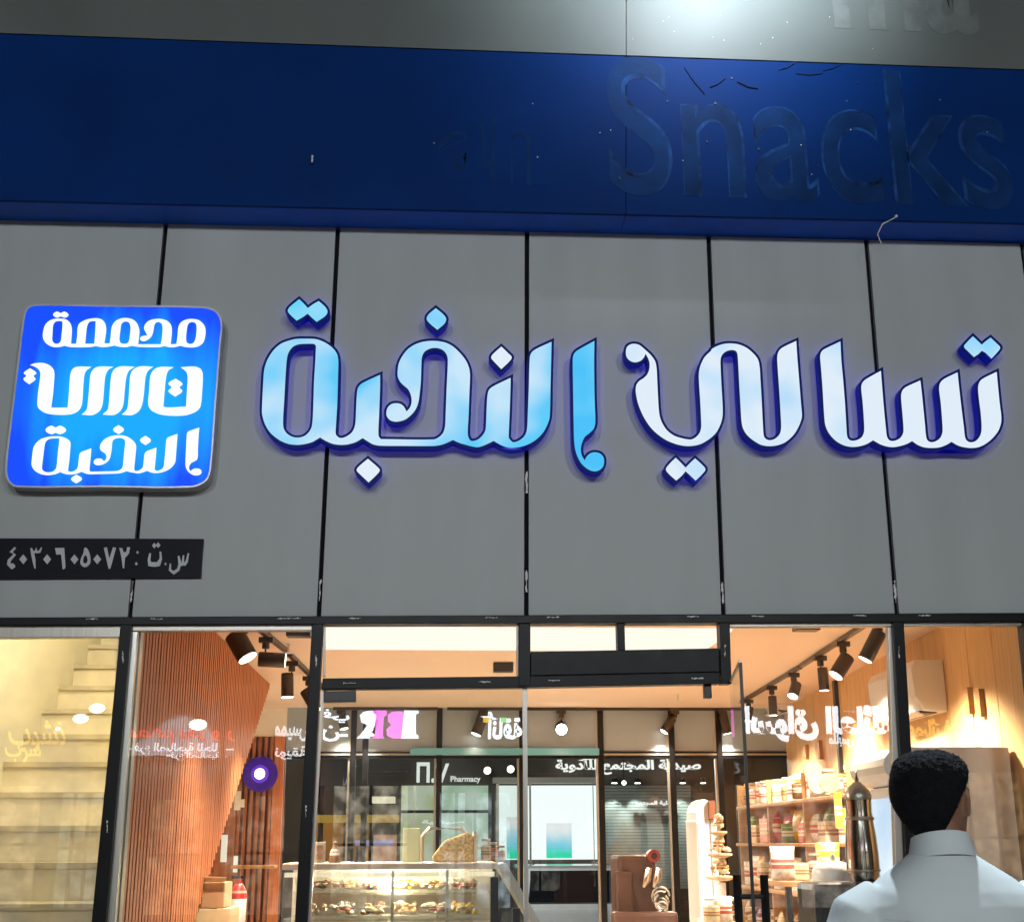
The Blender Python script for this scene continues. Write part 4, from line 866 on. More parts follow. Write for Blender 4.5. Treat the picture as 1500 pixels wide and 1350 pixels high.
def packet_mesh(w_, h_, d_):                      # pillow shaped bag with crimped ends
    b = MB(); secs = []
    for i in range(9):
        u = i/8; th = d_/2*max(.04, math.sin(math.pi*min(max((u-.04)/.92, 0), 1))**.6); ww = w_/2*(1-.07*math.sin(math.pi*u))
        secs.append((0, 0, h_*u, th+.001, ww))
    b.loft(secs, 16, 2.6); bmesh.ops.recalc_face_normals(b.bm, faces=b.bm.faces)
    me = bpy.data.meshes.new('packet'); b.bm.to_mesh(me); b.bm.free()
    for p in me.polygons: p.use_smooth = True
    return me
def jar_parts(r, h_):
    b = MB().lathe((0, 0, 0), [(r*.9, 0), (r, .01), (r, h_*.78), (r*.72, h_*.86), (r*.72, h_*.88)], 18)
    l_ = MB().lathe((0, 0, 0), [(r*.78, h_*.882), (r*.8, h_*.885), (r*.8, h_*.99), (r*.7, h_)], 18)
    f_ = MB().lathe((0, 0, 0), [(r*.86, .012), (r*.94, .02), (r*.94, h_*.66), (r*.5, h_*.72)], 18)
    out = []
    for q in (b, l_, f_):
        bmesh.ops.recalc_face_normals(q.bm, faces=q.bm.faces); me = bpy.data.meshes.new('jar'); q.bm.to_mesh(me); q.bm.free()
        for p in me.polygons: p.use_smooth = True
        me.set_sharp_from_angle(angle=R(40)); out.append(me)
    return out
def carton_mesh(w_, h_, d_):
    b = MB().box(-d_/2, d_/2, -w_/2, w_/2, 0, h_); bmesh.ops.bevel(b.bm, geom=list(b.bm.edges), offset=.004, segments=1, affect='EDGES')
    me = bpy.data.meshes.new('carton'); b.bm.to_mesh(me); b.bm.free(); return me
cache = {}
def put(kind, colr, loc, rz, label, sz, group):
    key = (kind, colr, sz)
    if key not in cache:
        if kind == 'jar': cache[key] = jar_parts(*sz)
        else: cache[key] = [packet_mesh(*sz)] if kind == 'packet' else [carton_mesh(*sz)]
        ms = [M['jarglass'], M['g_white'] if colr != 'white' else M['g_brown'], M['g_'+colr]] if kind == 'jar' else [M['g_'+colr]]
        for me, m in zip(cache[key], ms): me.materials.clear(); me.materials.append(m)
    nm = {'jar': 'storage_jar', 'packet': 'snack_packet', 'carton': 'snack_carton'}[kind]; cat = {'jar': 'jar', 'packet': 'packet', 'carton': 'carton'}[kind]
    if kind == 'jar':
        t = thing(nm, label, cat, loc, group); t.rotation_euler.z = rz
        for q, me in zip(('glass', 'lid', 'contents'), cache[key]):
            o = bpy.data.objects.new(q, me); col.objects.link(o); o.parent = t
        return t
    o = bpy.data.objects.new(nm, cache[key][0]); col.objects.link(o); o.location = loc; o.rotation_euler.z = rz
    return tag(o, label, cat, group)
LV = ['bottom', 'second', 'middle', 'fourth', 'top']
pal = ['cream', 'white', 'white', 'cream', 'pink', 'orange', 'brown', 'red', 'green', 'yellow', 'violet']
wts = {1: (2, 1, 1, 1, 1, 3, 3, 2, 0, 1, 4), 2: (5, 4, 4, 3, 1, 1, 1, 1, 1, 2, 0), 3: (3, 3, 3, 2, 4, 1, 1, 2, 3, 1, 0), 4: (4, 4, 4, 3, 1, 1, 3, 0, 0, 0, 0)}
plan = {lv: random.choices(pal, wts[lv], k=17) for lv in (1, 2, 3, 4)}
kinds = {1: ['packet', 'jar'], 2: ['packet', 'carton', 'packet'], 3: ['carton', 'packet', 'packet'], 4: ['jar', 'jar', 'carton']}
for lv, cs in plan.items():
    n_ = len(cs)
    for i, c in enumerate(cs):
        y = RY0+.12+(RY1-RY0-.24)*i/(n_-1); kd = kinds[lv][i % len(kinds[lv])]
        sz = {'packet': random.choice(((.19, .25, .09), (.17, .21, .08))), 'carton': random.choice(((.17, .15, .16), (.17, .20, .14))), 'jar': random.choice(((.07, .2), (.075, .16)))}[kd]
        put(kd, c, (RX+.12+.02*lv+random.uniform(-.02, .05), y, ZS[lv]+.001), random.uniform(-.25, .25), '%s %s on the %s shelf of the wall rack, %s from the window' % (c, kd, LV[lv], ordn(i)), sz, 'snack goods on the wall rack')
# round wooden discs and the yellow placards above the goods
for k, (px, py) in enumerate(((1191, 1129), (1197, 1147), (1215, 1146))):
    c = PX(px, py, 2.74); tag(MB().tube([c+Vector((0, -.012, 0)), c+Vector((0, .012, 0))], .07, 24).build('wooden_disc', M['card']), 'round wooden disc, %s of the cluster above the rack' % ['topmost', 'lower left', 'lower right'][k], 'disc', 'wooden discs above the rack')
for k, (px0, px1, py0, py1, yy, lab) in enumerate(((1221, 1236, 1160, 1212, 2.1, 'tall narrow yellow placard left of the silver urn'), (1234, 1251, 1184, 1219, 2.08, 'square yellow placard beside the silver urn'))):
    a, c = P(px0, py0, yy), P(px1, py1, yy)
    tag(MB().box(a.x, c.x, yy, yy+.012, c.z, a.z).build('placard', M['g_yellow'], bevel=.002), lab, 'placard', 'yellow placards')
# low stand with white boxes near the window
ta, tb = P(1140, 1290, 1.9), P(1262, 1290, 1.9)
t = thing('display_table', 'dark edged display table loaded with white trays left of the man', 'table', ((ta.x+tb.x)/2, 2.1, 0))
MB().box(ta.x, tb.x+.1, 1.8, 2.5, ta.z-.03, ta.z).build('top', M['shelfwood'], t, bevel=.004)
for x in (ta.x+.03, tb.x+.04):
    for y in (1.84, 2.44): MB().box(x, x+.035, y, y+.035, 0, ta.z-.031).build('leg', M['black'], t)
random.seed(4)
for i in range(5):
    x = ta.x+.06+i*.10; c = ['white', 'cream', 'white', 'yellow', 'cream'][i]
    put(['packet', 'carton', 'jar', 'packet', 'carton'][i], c, (x, 2.0+.06*(i % 2), ta.z+.001), 1.57+random.uniform(-.3, .3), '%s %s on the display table, %s from the left' % (c, ['bag', 'box', 'jar', 'bag', 'box'][i], ordn(i)), [(.15, .2, .08), (.16, .1, .12), (.05, .16), (.15, .22, .08), (.14, .09, .12)][i], 'goods on the display table')
# silver urn on a black cabinet
yu = .62; c = P(1266, 1290, yu); s_ = (yu+DIST)/1900*.98
t = thing('urn', 'tall bottle shaped metal urn with a pointed lid left of the man', 'urn', c)
MB().lathe((c.x, c.y, c.z), [(.075, 0), (.080, .01), (.084, .07), (.083, .14), (.078, .22), (.070, .29), (.066, .34), (.068, .40)], 28).build('body', M['chrome'], t, True)
MB().lathe((c.x, c.y, c.z), [(.068, .401), (.07, .42), (.060, .445), (.04, .47), (.03, .478), (.02, .49)], 28).build('lid', M['alu'], t, True)
MB().lathe((c.x, c.y, c.z), [(.008, .4905), (.014, .50), (.006, .52), (.003, .55)], 12).build('finial', M['chrome'], t, True)
for dz in (.045, .30): MB().lathe((c.x, c.y, c.z+dz), [(.078, 0), (.0865 if dz < .1 else .074, .004), (.0865 if dz < .1 else .074, .012), (.07, .016)], 28).build('band', M['alu'], t, True)
a, d = P(1189, 1292, .5), P(1290, 1345, .5)
t = thing('black_cabinet', 'black cabinet with a rounded corner under the urn', 'cabinet', ((a.x+d.x)/2, .65, 0))
MB().box(a.x, d.x+.05, .48, .82, .0, a.z-.001).build('body', M['black'], t, bevel=.035)
MB().box(a.x+.14, d.x, .474, .479, .9, a.z-.06).build('door', M['frame'], t)
c = P(1222, 1290, 1.0)
t = thing('cake_dome', 'white domed cover with a knob behind the black cabinet', 'cake cover', c)
MB().lathe((c.x, c.y, c.z-.02), [(.13, 0), (.13, .012), (.115, .015), (.115, .07), (.10, .10), (.05, .12), (.01, .125)], 28).build('dome', M['white'], t, True)
MB().lathe((c.x, c.y, c.z+.106), [(.008, 0), (.018, .012), (.012, .03), (.003, .034)], 12).build('knob', M['white'], t, True)
MB().lathe((c.x, c.y, 0), [(.14, 0), (.03, .03), (.03, c.z-.06), (.12, c.z-.03), (.12, c.z-.021)], 20).build('stand', M['white'], t, True)

# tiered stand and sacks just inside the open door
c = P(1056, 1285, 2.6); zt3 = P(1056, 1196, 2.6).z
t = thing('tiered_stand', 'cream tiered display stand seen through the open door leaf', 'display stand', (c.x, 2.6, 0))
MB().lathe((c.x, 2.6, 0), [(.16, 0), (.16, .02), (.03, .05), (.03, c.z-.03)], 20).build('base', M['white'], t, True)
for k, r in enumerate((.105, .08, .055)):
    z = c.z+k*.14; MB().lathe((c.x, 2.6, z), [(r*.4, -.02), (r, 0), (r, .012), (r*.4, .014)], 24).build('tray', M['g_cream'], t, True)
    b = MB()
    for q in range(34):
        aa, rr2, hh = random.uniform(0, 6.28), r*.8*math.sqrt(random.random()), random.random(); b.ball(Vector((c.x+rr2*(1-hh*.7)*math.cos(aa), 2.6+rr2*(1-hh*.7)*math.sin(aa), z+.03+hh*.085)), random.uniform(.012, .02), 1, 1, .8, 1)
    b.build('sweets', M['g_cream'], t, True)
MB().tube([(c.x, 2.6, c.z+.40), (c.x, 2.6, zt3)], [.02, .03], 10).build('finial', M['g_cream'], t, True)
for i in range(6):
    cc_ = ['cream', 'white', 'brown', 'cream', 'orange', 'white'][i]
    q = P(1042+(i % 3)*19, 1322+(i//3)*34, 2.25)
    put('packet' if i % 2 else 'jar', cc_, (q.x, 2.25+.05*i, q.z-.12), 1.4, '%s %s stacked behind the open door handle, %s row, %s' % (cc_, 'bag' if i % 2 else 'jar', ['upper', 'lower'][i//3], ['left', 'middle', 'right'][i % 3]), (.12, .16, .08) if i % 2 else (.055, .15), 'goods behind the open door')
q = P(1060, 1360, 2.25); t = thing('goods_bench', 'low wooden bench behind the open door handle', 'bench', (q.x, 2.4, 0))
MB().box(q.x-.2, q.x+.25, 2.15, 2.65, q.z-.16, q.z-.122).build('top', M['shelfwood'], t); MB().box(q.x-.17, q.x+.22, 2.2, 2.6, 0, q.z-.161).build('base', M['cream'], t)

# ================================================================ display counter with glass case
yc = 1.5
a, d = P(440, 1264, yc), P(735, 1264, yc); zt4 = a.z; xa, xb = a.x-.1, d.x
t = thing('display_counter', 'glass display counter with a cream top and slanted right end', 'counter', ((xa+xb)/2, 1.9, 0))
M['countertop'] = mat('cream_counter_stone', (.74, .64, .52), .3, var=.04)
MB().box(xa, xb-.02, yc, yc+.62, zt4-.035, zt4).build('top', M['countertop'], t, bevel=.006)
MB().box(xa+.005, xb-.03, yc+.01, yc+.6, 0, .62).build('base', M['countertop'], t)
MB().box(xa+.005, xb-.03, yc+.55, yc+.6, .621, zt4-.036).build('rear_board', M['cove'], t)
MB().box(xa+.01, xb-.04, yc+.06, yc+.54, 1.03, 1.042).build('glass_shelf', M['caseglass'], t)
MB().box(xa+.01, xb-.04, yc+.26, yc+.54, 1.165, 1.175).build('glass_shelf', M['caseglass'], t)
MB().box(xa+.006, xb-.03, yc+.0, yc+.006, .623, zt4-.037).build('front_glass', M['caseglass'], t)
pe = [P(px, py, yc) for px, py in ((735, 1272), (748, 1272), (800, 1372), (800, 1500), (735, 1500))]
MB().slab(pe, Vector((0, .03, 0))).build('end_cheek', M['caseglass'], t)
MB().slab([P(728, 1266, yc-.004), P(742, 1264, yc-.004), P(803, 1370, yc-.004), P(793, 1376, yc-.004)], Vector((0, .6, 0))).build('end_rail', M['alu'], t)
for px in (575, 655): 
    x = P(px, 1300, yc).x; MB().box(x-.008, x+.008, yc+.007, yc+.02, .623, zt4-.037).build('case_bar', M['alu'], t)
MB().box(xa+.01, xb-.04, yc+.03, yc+.05, zt4-.075, zt4-.05).build('case_lamp', emit('case_lamp_tube', (1, .85, .6), 1.3), t)
point('case_light', ((xa+xb)/2, yc+.25, zt4-.1), 30, (1, .82, .55), t, .05)
random.seed(9)
for i in range(6):
    for lv, z in ((0, 1.043), (1, 1.176)):
        x = xa+.16+i*(xb-xa-.3)/5.4; c = ['cream', 'white', 'brown', 'cream', 'white', 'yellow'][(i+lv*2) % 6]
        tt = thing('sweet_tray', '%s filled tray on the %s level of the display counter, %s from the left' % (c, ['main', 'upper'][lv], ordn(i)), 'tray', (x, yc+.28, z), 'trays in the display counter')
        MB().box(x-.085, x+.085, yc+(.12, .3)[lv], yc+.46, z+.001, z+.014).build('tray', M['steel'], tt)
        b = MB()
        for q in range(26):
            r = random.uniform(.013, .024); b.ball(Vector((x+random.uniform(-.065, .065), yc+random.uniform((.15, .33)[lv], .43), z+.026+random.uniform(0, (.045, .03)[lv]))), r, random.uniform(.8, 1.4), 1, random.uniform(.6, 1), 1)
        b.build('sweets', M['g_'+c], tt, True)
# things on the counter
def Pt(px, yy=yc+.2): return Vector((P(px, 1262, yy).x, yy, zt4+.001))
c = Pt(668, yc+.22)
t = thing('nut_scoop_bin', 'slanted bin of nuts on the counter top', 'nut bin', c)
wb = .115
pr = [Vector((c.x-.13, c.y-.08, c.z)), Vector((c.x+.10, c.y-.08, c.z)), Vector((c.x+.10, c.y-.08, c.z+.15)), Vector((c.x+.06, c.y-.08, c.z+.165)), Vector((c.x-.07, c.y-.08, c.z+.12)), Vector((c.x-.14, c.y-.08, c.z+.03))]
M['nuts'] = mat('roasted_nuts', (.66, .46, .19), .55, var=.5, scale=70, bump=.5, bscale=70)
MB().slab(pr, Vector((0, .2, 0))).build('nuts', M['nuts'], t, bevel=.012)
MB().box(c.x+.101, c.x+.125, c.y-.1, c.y+.13, c.z, c.z+.17).build('end_board', M['countertop'], t)
a = Pt(650, yc+.4); tag(MB().tube([a+Vector((-.13, 0, 0)), a+Vector((-.135, 0, .14)), a+Vector((-.09, 0, .19)), a+Vector((.10, 0, .19)), a+Vector((.13, 0, .15))], .02, 12, flat=.7).build('arched_handle', M['steel'], smooth=True), 'dark grey arched handle standing behind the nut bin', 'handle')
for i, (px, c, lab) in enumerate(((712, 'cream', 'first jar right of the nut bin'), (722, 'pink', 'second jar right of the nut bin'), (733, 'white', 'last jar at the right end of the counter top'))):
    put('jar', c, Pt(px, yc+.15+.05*i), 0, '%s %s' % (c, lab), (.032, .13-.02*i), 'jars on the counter top')
c = Pt(467, yc+.12); t = thing('desk_calendar', 'small cream stand with two panes at the left of the counter top', 'stand', c)
MB().box(c.x-.03, c.x+.035, c.y, c.y+.02, c.z, c.z+.115).build('board', M['countertop'], t, bevel=.003)
for dz in (.02, .065): MB().box(c.x-.015, c.x+.02, c.y-.003, c.y-.001, c.z+dz, c.z+dz+.03).build('panel', M['card'], t)
c = Pt(490, yc+.14); tag(MB().lathe(c, [(.036, 0), (.034, .02), (.028, .06), (.018, .075), (.012, .09), (.014, .1), (.010, .115), (.002, .12)], 16).build('figurine', M['g_brown'], smooth=True), 'small brown figurine on the counter beside the cream stand', 'figurine')
for i, (px, h_) in enumerate(((522, .08), (527, .095), (532, .085))):
    tag(MB().lathe(Pt(px, yc+.3), [(.012, 0), (.012, h_*.7), (.005, h_*.8), (.005, h_)], 12).build('bottle', M['black'], smooth=True), 'thin dark bottle on the counter, %s of three' % ['left', 'middle', 'right'][i], 'bottle', 'dark bottles on the counter')
c = Pt(601, yc+.25); tag(MB().box(c.x-.045, c.x+.055, c.y, c.y+.06, c.z, c.z+.19).build('price_board', mat('pale_green_board', (.62, .66, .42), .5), bevel=.003), 'pale green upright board on the counter left of the nut bin', 'board')

# ================================================================ brown roaster machine in the middle of the shop
yr_ = 4.6
a, d = P(905, 1252, yr_), P(955, 1252, yr_)
t = thing('nut_roaster', 'tall brown roasting machine with a round red dial and silver hoppers', 'roaster', ((a.x+d.x)/2, yr_, 0))
M['rbrown'] = mat('red_brown_enamel', (.06, .027, .02), .4, var=.25, coat=.2)
MB().box(a.x, d.x+.03, yr_, yr_+.5, .1, a.z).build('body', M['rbrown'], t, bevel=.03)
MB().box(a.x-.03, a.x+.11, yr_-.05, yr_-.001, .3, a.z-.12).build('front_panel', M['rbrown'], t, bevel=.02)
c = P(958, 1253, yr_-.05); MB().tube([c+Vector((0, .12, 0)), c], .05, 24).build('dial', M['dial'], t, True)
MB().tube([c+Vector((0, -.001, 0)), c+Vector((0, -.012, 0))], .025, 16).build('dial_hub', M['black'], t, True)
for dx in (-.035, .045):
    c = P(957, 1270, yr_-.08)+Vector((dx, 0, 0)); MB().tube([c, c+Vector((-.02, 0, -.09)), c+Vector((-.05, -.01, -.15))], [.022, .035, .012], 14).build('hopper', M['chrome'], t, True)
for k in range(5):
    c = P(968, 1312, yr_-.1); MB().tube([c+Vector((.07*math.cos(q/10*5.2+k)*(1-k*.1), -.01*k, .07*math.sin(q/10*5.2+k)*(1-k*.1)-.02*k)) for q in range(11)], .008, 8).build('coil_pipe', M['chrome' if k % 2 else 'alu'], t, True)
MB().box(a.x-.08, d.x+.16, yr_-.2, yr_-.06, .1, P(930, 1335, yr_-.2).z).build('lower_hood', M['rbrown'], t, bevel=.03)

# ================================================================ under the stairs
yq = 2.3
a = P(287, 1290, yq); d = P(345, 1330, yq)
def carton(px0, px1, py0, py1, yy, dp, label, m, flap=False):
    a, d = P(px0, py0, yy), P(px1, py1, yy)
    t = thing('cardboard_box', label, 'box', ((a.x+d.x)/2, yy, d.z), 'cardboard boxes under the stairs')
    MB().box(a.x, d.x, yy, yy+dp, d.z, a.z).build('body', m, t, bevel=.003)
    MB().box(d.x+.0005, d.x+.004, yy+.003, yy+dp-.003, d.z+.004, a.z-.004).build('side', M['cardlight'], t)
    if flap:
        MB().slab([Vector((a.x, yy-.002, a.z+.001)), Vector((d.x, yy-.002, a.z+.001)), Vector((d.x+.02, yy-.05, a.z+.03)), Vector((a.x+.01, yy-.06, a.z+.035))], Vector((0, .0, .003))).build('flap', M['cardlight'], t)
    return t
carton(292, 327, 1292, 1329, 2.3, .3, 'brown cardboard box with a raised flap, upper one under the stairs', M['card'], True)
carton(284, 332, 1330.5, 1400, 2.28, .4, 'tan cardboard box below the flapped one under the stairs', M['cardlight'])
t0 = P(310, 1400, 2.3); tag(MB().box(t0.x-.2, t0.x+.3, 2.2, 2.9, .01, t0.z-.001).build('storage_chest', M['slat_dark'], bevel=.01), 'dark wooden chest carrying the cardboard boxes', 'chest')
c = P(349, 1315, 3.2); t = thing('fire_extinguisher', 'red topped container with a white label beside the cardboard boxes', 'extinguisher', (c.x, 3.2, c.z))
zq = P(349, 1325, 3.2).z
MB().lathe((c.x, 3.2, zq-.25), [(.05, 0), (.055, .02), (.055, .34), (.03, .385), (.02, .39), (.02, .42)], 18).build('body', M['g_red'], t, True)
MB().lathe((c.x, 3.2, zq-.25), [(.0555, .1), (.0562, .101), (.0562, .29), (.0555, .291)], 18).build('label', M['white'], t, True)
MB().box(c.x-.05, c.x+.03, 3.19, 3.21, zq+.171, zq+.19).build('lever', M['black'], t)
tag(MB().box(c.x-.2, c.x+.45, 3.05, 3.6, .01, zq-.251).build('low_cabinet', M['rbrown'], bevel=.01), 'low brown cabinet under the extinguisher', 'cabinet')
for k, (px0, px1, py0, py1, lab) in enumerate(((325, 331, 1222, 1262, 'left upright white light bar on the brown back panel'), (342.5, 347, 1253, 1277, 'right upright white light bar on the brown back panel'))):
    a, d = P(px0, py0, YB-.05), P(px1, py1, YB-.05); tag(MB().box(a.x, d.x, YB-.06, YB-.022, d.z, a.z).build('light_bar', emit('bar_light', (1, .9, .7), .9)), lab, 'light bar', 'upright light bars')
for k, (px0, px1, py0, py1, lab) in enumerate(((344, 352, 1158, 1186, 'tall white paper notice below the purple lamp'), (350, 358, 1170, 1182, 'small white paper notice below the purple lamp'))):
    a, d = P(px0, py0, YB-.05), P(px1, py1, YB-.05); tag(MB().box(a.x, d.x, YB-.045-.004*k, YB-.043-.004*k, d.z, a.z).build('paper_notice', M['white']), lab, 'notice', 'paper notices on the dark slats')
c = P(381, 1133, YB-.12)
t = thing('purple_lamp', 'round dark purple lamp with a bright centre on the slatted back wall', 'lamp', c)
MB().tube([c+Vector((0, .10, 0)), c+Vector((0, .02, 0)), c+Vector((0, -.01, 0))], [.150, .168, .15], 32).build('housing', emit('purple_housing', (.05, .01, .22), .7, base=(.02, .01, .06)), t, True)
MB().tube([c+Vector((0, -.011, 0)), c+Vector((0, -.02, 0))], [.085, .07], 28).build('glow_ring', emit('purple_ring', (.16, .04, .7), .9), t, True)
MB().ball(c+Vector((.0, -.03, 0)), .052, 1, .5, 1).build('bulb', emit('violet_bulb', (.95, .72, 1), 6), t, True)
tag(MB().box(bx(352), bx(413), YB-.32, YB-.03, P(380, 1266, YB).z-.03, P(380, 1266, YB).z).build('wall_ledge', M['shelfwood'], bevel=.004), 'wooden wall ledge across the dark slats', 'shelf')

# ================================================================ back street
YQ = 24.
tag(MB().box(-16, 16, YQ, YQ+6, -.8, 8).build('pharmacy_building', mat('dark_brown_stone', (.10, .085, .072), .6, var=.4, scale=.8)), 'dark building with a lit pharmacy across the back street', 'building')
def Q(px, py, y=YQ): return P(px, py, y)
def qbox(px0, px1, py0, py1, y0, y1, nm, m, par=None, lab=None, cat=None, grp=None):
    a, d = Q(px0, py0, y0), Q(px1, py1, y0); o = MB().box(a.x, d.x, y0, y1, d.z, a.z).build(nm, m, par)
    if lab: tag(o, lab, cat, grp)
    return o
M['q_white'] = emit('lit_white_poster', (.92, 1, .97), 1.25)
def ramp_poster(name):
    m = emit(name, (.02, .85, .5), .95, (1, 1, 1)); n = m.node_tree.nodes; l = m.node_tree.links
    tc = n.new('ShaderNodeTexCoord'); sp_ = n.new('ShaderNodeSeparateXYZ'); l.new(tc.outputs['Generated'], sp_.inputs[0])
    rp = [q for q in n if q.type == 'VALTORGB'][0]; nz_ = [q for q in n if q.type == 'TEX_NOISE'][0]
    ma = n.new('ShaderNodeMath'); ma.operation = 'MULTIPLY_ADD'; ma.inputs[1].default_value = .3; l.new(nz_.outputs['Fac'], ma.inputs[0]); l.new(sp_.outputs['Z'], ma.inputs[2]); l.new(ma.outputs[0], rp.inputs[0])
    rp.color_ramp.elements[0].position = .2; rp.color_ramp.elements[1].position = 1.1; e = rp.color_ramp.elements.new(.5); e.color = (.25, .75, .95, 1); return m
M['q_poster'] = ramp_poster('green_to_cyan_poster')
M['q_cyan'] = emit('lit_cyan_poster', (.22, .75, .95), .85, (.55, .9, 1), 1.2)
M['q_green'] = emit('lit_green_poster', (.02, .85, .50), .85)
M['q_grey'] = mat('grey_shutter', (.34, .36, .34), .5, .2)
M['q_yel'] = emit('pale_lit_window', (.55, .60, .30), .8, (.75, .8, .62), 1.5)
M['q_orange'] = emit('orange_lit_shop', (.62, .25, .04), .62, (.30, .12, .02), 1.2)
M['q_brown'] = mat('dark_brown_wall', (.10, .07, .05), .7, var=.3, scale=1)
t = thing('pharmacy_window', 'lit white pharmacy window with cyan and green posters, right of the door edge', 'shop window', Q(800, 1260, YQ-.1))
qbox(728, 876, 1150, 1258, YQ-.1, YQ-.02, 'panel', M['q_white'], t)
qbox(742, 768, 1196, 1257, YQ-.14, YQ-.105, 'poster', M['q_poster'], t)
qbox(800, 838, 1205, 1256, YQ-.14, YQ-.105, 'poster', M['q_poster'], t)
for px in (727, 775, 868, 878): qbox(px, px+4, 1145, 1290, YQ-.2, YQ-.145, 'mullion', M['alu'], t)
qbox(722, 882, 1138, 1146, YQ-.3, YQ-.02, 'canopy', M['cove'], t)
t = thing('roller_shutter', 'grey ribbed roller shutter lit by small downlights', 'shutter', Q(940, 1290, YQ-.1))
b = MB(); py = 1150.
while py < 1300:
    a, d = Q(884, py, YQ-.1), Q(1012, py+3.4, YQ-.1); b.box(a.x, d.x, YQ-.1, YQ-.05, d.z, a.z); py += 4.6
b.build('slat', M['q_grey'], t); qbox(882, 1014, 1148, 1302, YQ-.049, YQ-.01, 'backing', M['q_brown'], t)
for k, px in enumerate((900, 934, 1000, 1030)):
    v = Q(px, 1146, YQ-.5); tt = thing('downlight', 'small downlight over the roller shutter, %s from the left' % ordn(k), 'lamp', v, 'downlights over the roller shutter')
    MB().lathe(v, [(.07, 0), (.07, .1), (.02, .12)], 14).build('can', M['black'], tt); MB().lathe(v+Vector((0, 0, -.012)), [(.06, 0), (.06, .01)], 14).build('lens', emit('downlight_lens', (.9, 1, .95), 12), tt)
    spot('lamp', v+Vector((0, .05, -.04)), v+Vector((0, .42, -1.5)), 90, 70, (.85, 1, .93), tt, .03, .5)
def qtext(s, x0, x1, y0, y1, m, lab, arabic=True, bold=.02):
    a, d = Q(x0, y1, YQ-.25), Q(x1, y0, YQ-.25); return tag(link('pharmacy_sign', text(s, a.x, d.x, a.z, d.z, YQ-.25, .05, arabic=arabic, bold=bold), m), lab, 'sign', 'white lit pharmacy signs')
M['q_sign'] = emit('white_pharmacy_letters', (1, .98, .93), 1.15)
qtext('صيدية المجتمع للأدوية', 814, 1026, 1108, 1134, M['q_sign'], 'long white Arabic pharmacy sign under the grey back panels', bold=.035)
qtext('Π.V', 610, 658, 1116, 1146, M['q_sign'], 'large white initials of the pharmacy sign, left of the door edge', False, .03)
qtext('Pharmacy', 660, 704, 1136, 1147, M['q_sign'], 'small white word Pharmacy right of the large initials', False, .02)
qtext('صيدلية المجتمع', 930, 996, 1172, 1181, M['q_sign'], 'small white Arabic line across the roller shutter', bold=.03)
qtext('صيدلية', 618, 680, 1200, 1207, M['q_sign'], 'low white line of letters behind the arched handle', bold=.03)
t = thing('lit_shop', 'pale lit shop interior behind the nut bin', 'shop window', Q(650, 1260, YQ-.06))
qbox(586, 640, 1150, 1262, YQ-.06, YQ-.01, 'pane', M['q_yel'], t); qbox(645, 715, 1150, 1262, YQ-.06, YQ-.01, 'pane', emit('pale_green_lit_pane', (.55, .72, .52), .8, (.8, .92, .8), 2.), t)
qbox(606, 608, 1150, 1262, YQ-.09, YQ-.065, 'mullion', M['alu'], t); qbox(586, 715, 1186, 1190, YQ-.09, YQ-.065, 'rail', M['night'], t)
t = thing('orange_shop', 'orange lit shopfront beyond the left end of the counter', 'shop', Q(520, 1270, YQ-.06))
qbox(450, 584, 1193, 1204, YQ-.3, YQ-.01, 'awning', emit('amber_strip', (.62, .36, .06), .7), t)
qbox(450, 546, 1205, 1290, YQ-.06, YQ-.02, 'pane', M['q_orange'], t); qbox(547, 584, 1222, 1290, YQ-.06, YQ-.02, 'pane', emit('pink_orange_pane', (.70, .34, .20), .7), t)
qbox(520, 576, 1230, 1238, YQ-.1, YQ-.062, 'lit_shelf', emit('violet_shelf', (.5, .45, .8), .7), t)
for px in (468, 505, 543, 583): qbox(px, px+2.5, 1150, 1290, YQ-.12, YQ-.1, 'mullion', M['frame'], t)
tag(qbox(545, 578, 1166, 1175, YQ-.8, YQ-.2, 'lit_ceiling_tray', emit('warm_tray', (1, .86, .62), 1.)), 'small bright ceiling tray over the orange shop', 'light')
for k, (px, py, lab) in enumerate(((648, 1086, 'glowing bulb above the pharmacy initials'), (714, 1128, 'left bulb of the pair above the pale shop'), (748, 1126, 'right bulb of the pair above the pale shop'), (914, 1146, 'small bulb under the Arabic pharmacy sign'))):
    v = Q(px, py, YQ-1.2); t = thing('hanging_bulb', lab, 'lamp', v, 'bulbs of the back street'); MB().ball(v, .08 if k < 3 else .05).build('bulb', emit('warm_bulb', (1, .93, .75), 7), t, True)
    MB().tube([v+Vector((0, 0, .07)), v+Vector((0, 0, .5))], .01, 6).build('cord', M['black'], t)
point('back_street_glow', (0, 14, 3.2), 700, (1, .95, .85), None if False else t, .3)

# white off-road car parked behind the shop, seen from the rear
CY = 17.; ca = P(772, 1300, CY); cb = P(888, 1300, CY); zg = -.8
cx = (ca.x+cb.x)/2+.1; hw = .88; zr = P(800, 1268, CY).z
t = thing('parked_car', 'white boxy car with a dark rear window parked behind the shop', 'car', (cx, CY, zg))
M['carpaint'] = mat('white_car_paint', (.62, .66, .72), .25, var=.04, coat=.6); M['carglass'] = mat('dark_car_glass', (.01, .012, .016), .08, spec=.8)
H_ = zr-zg
side = [(0, .32), (0, .62*H_), (.10, .66*H_), (.30, H_-.04), (.5, H_), (2.5, H_), (3.1, .68*H_), (4.2, .6*H_), (4.3, .32)]
MB().slab([Vector((cx-hw, CY+a, zg+b_)) for a, b_ in side], Vector((2*hw, 0, 0))).build('body', M['carpaint'], t, bevel=.05)
def rear(y, z, off): return Vector((0, CY+y-off, zg+z))
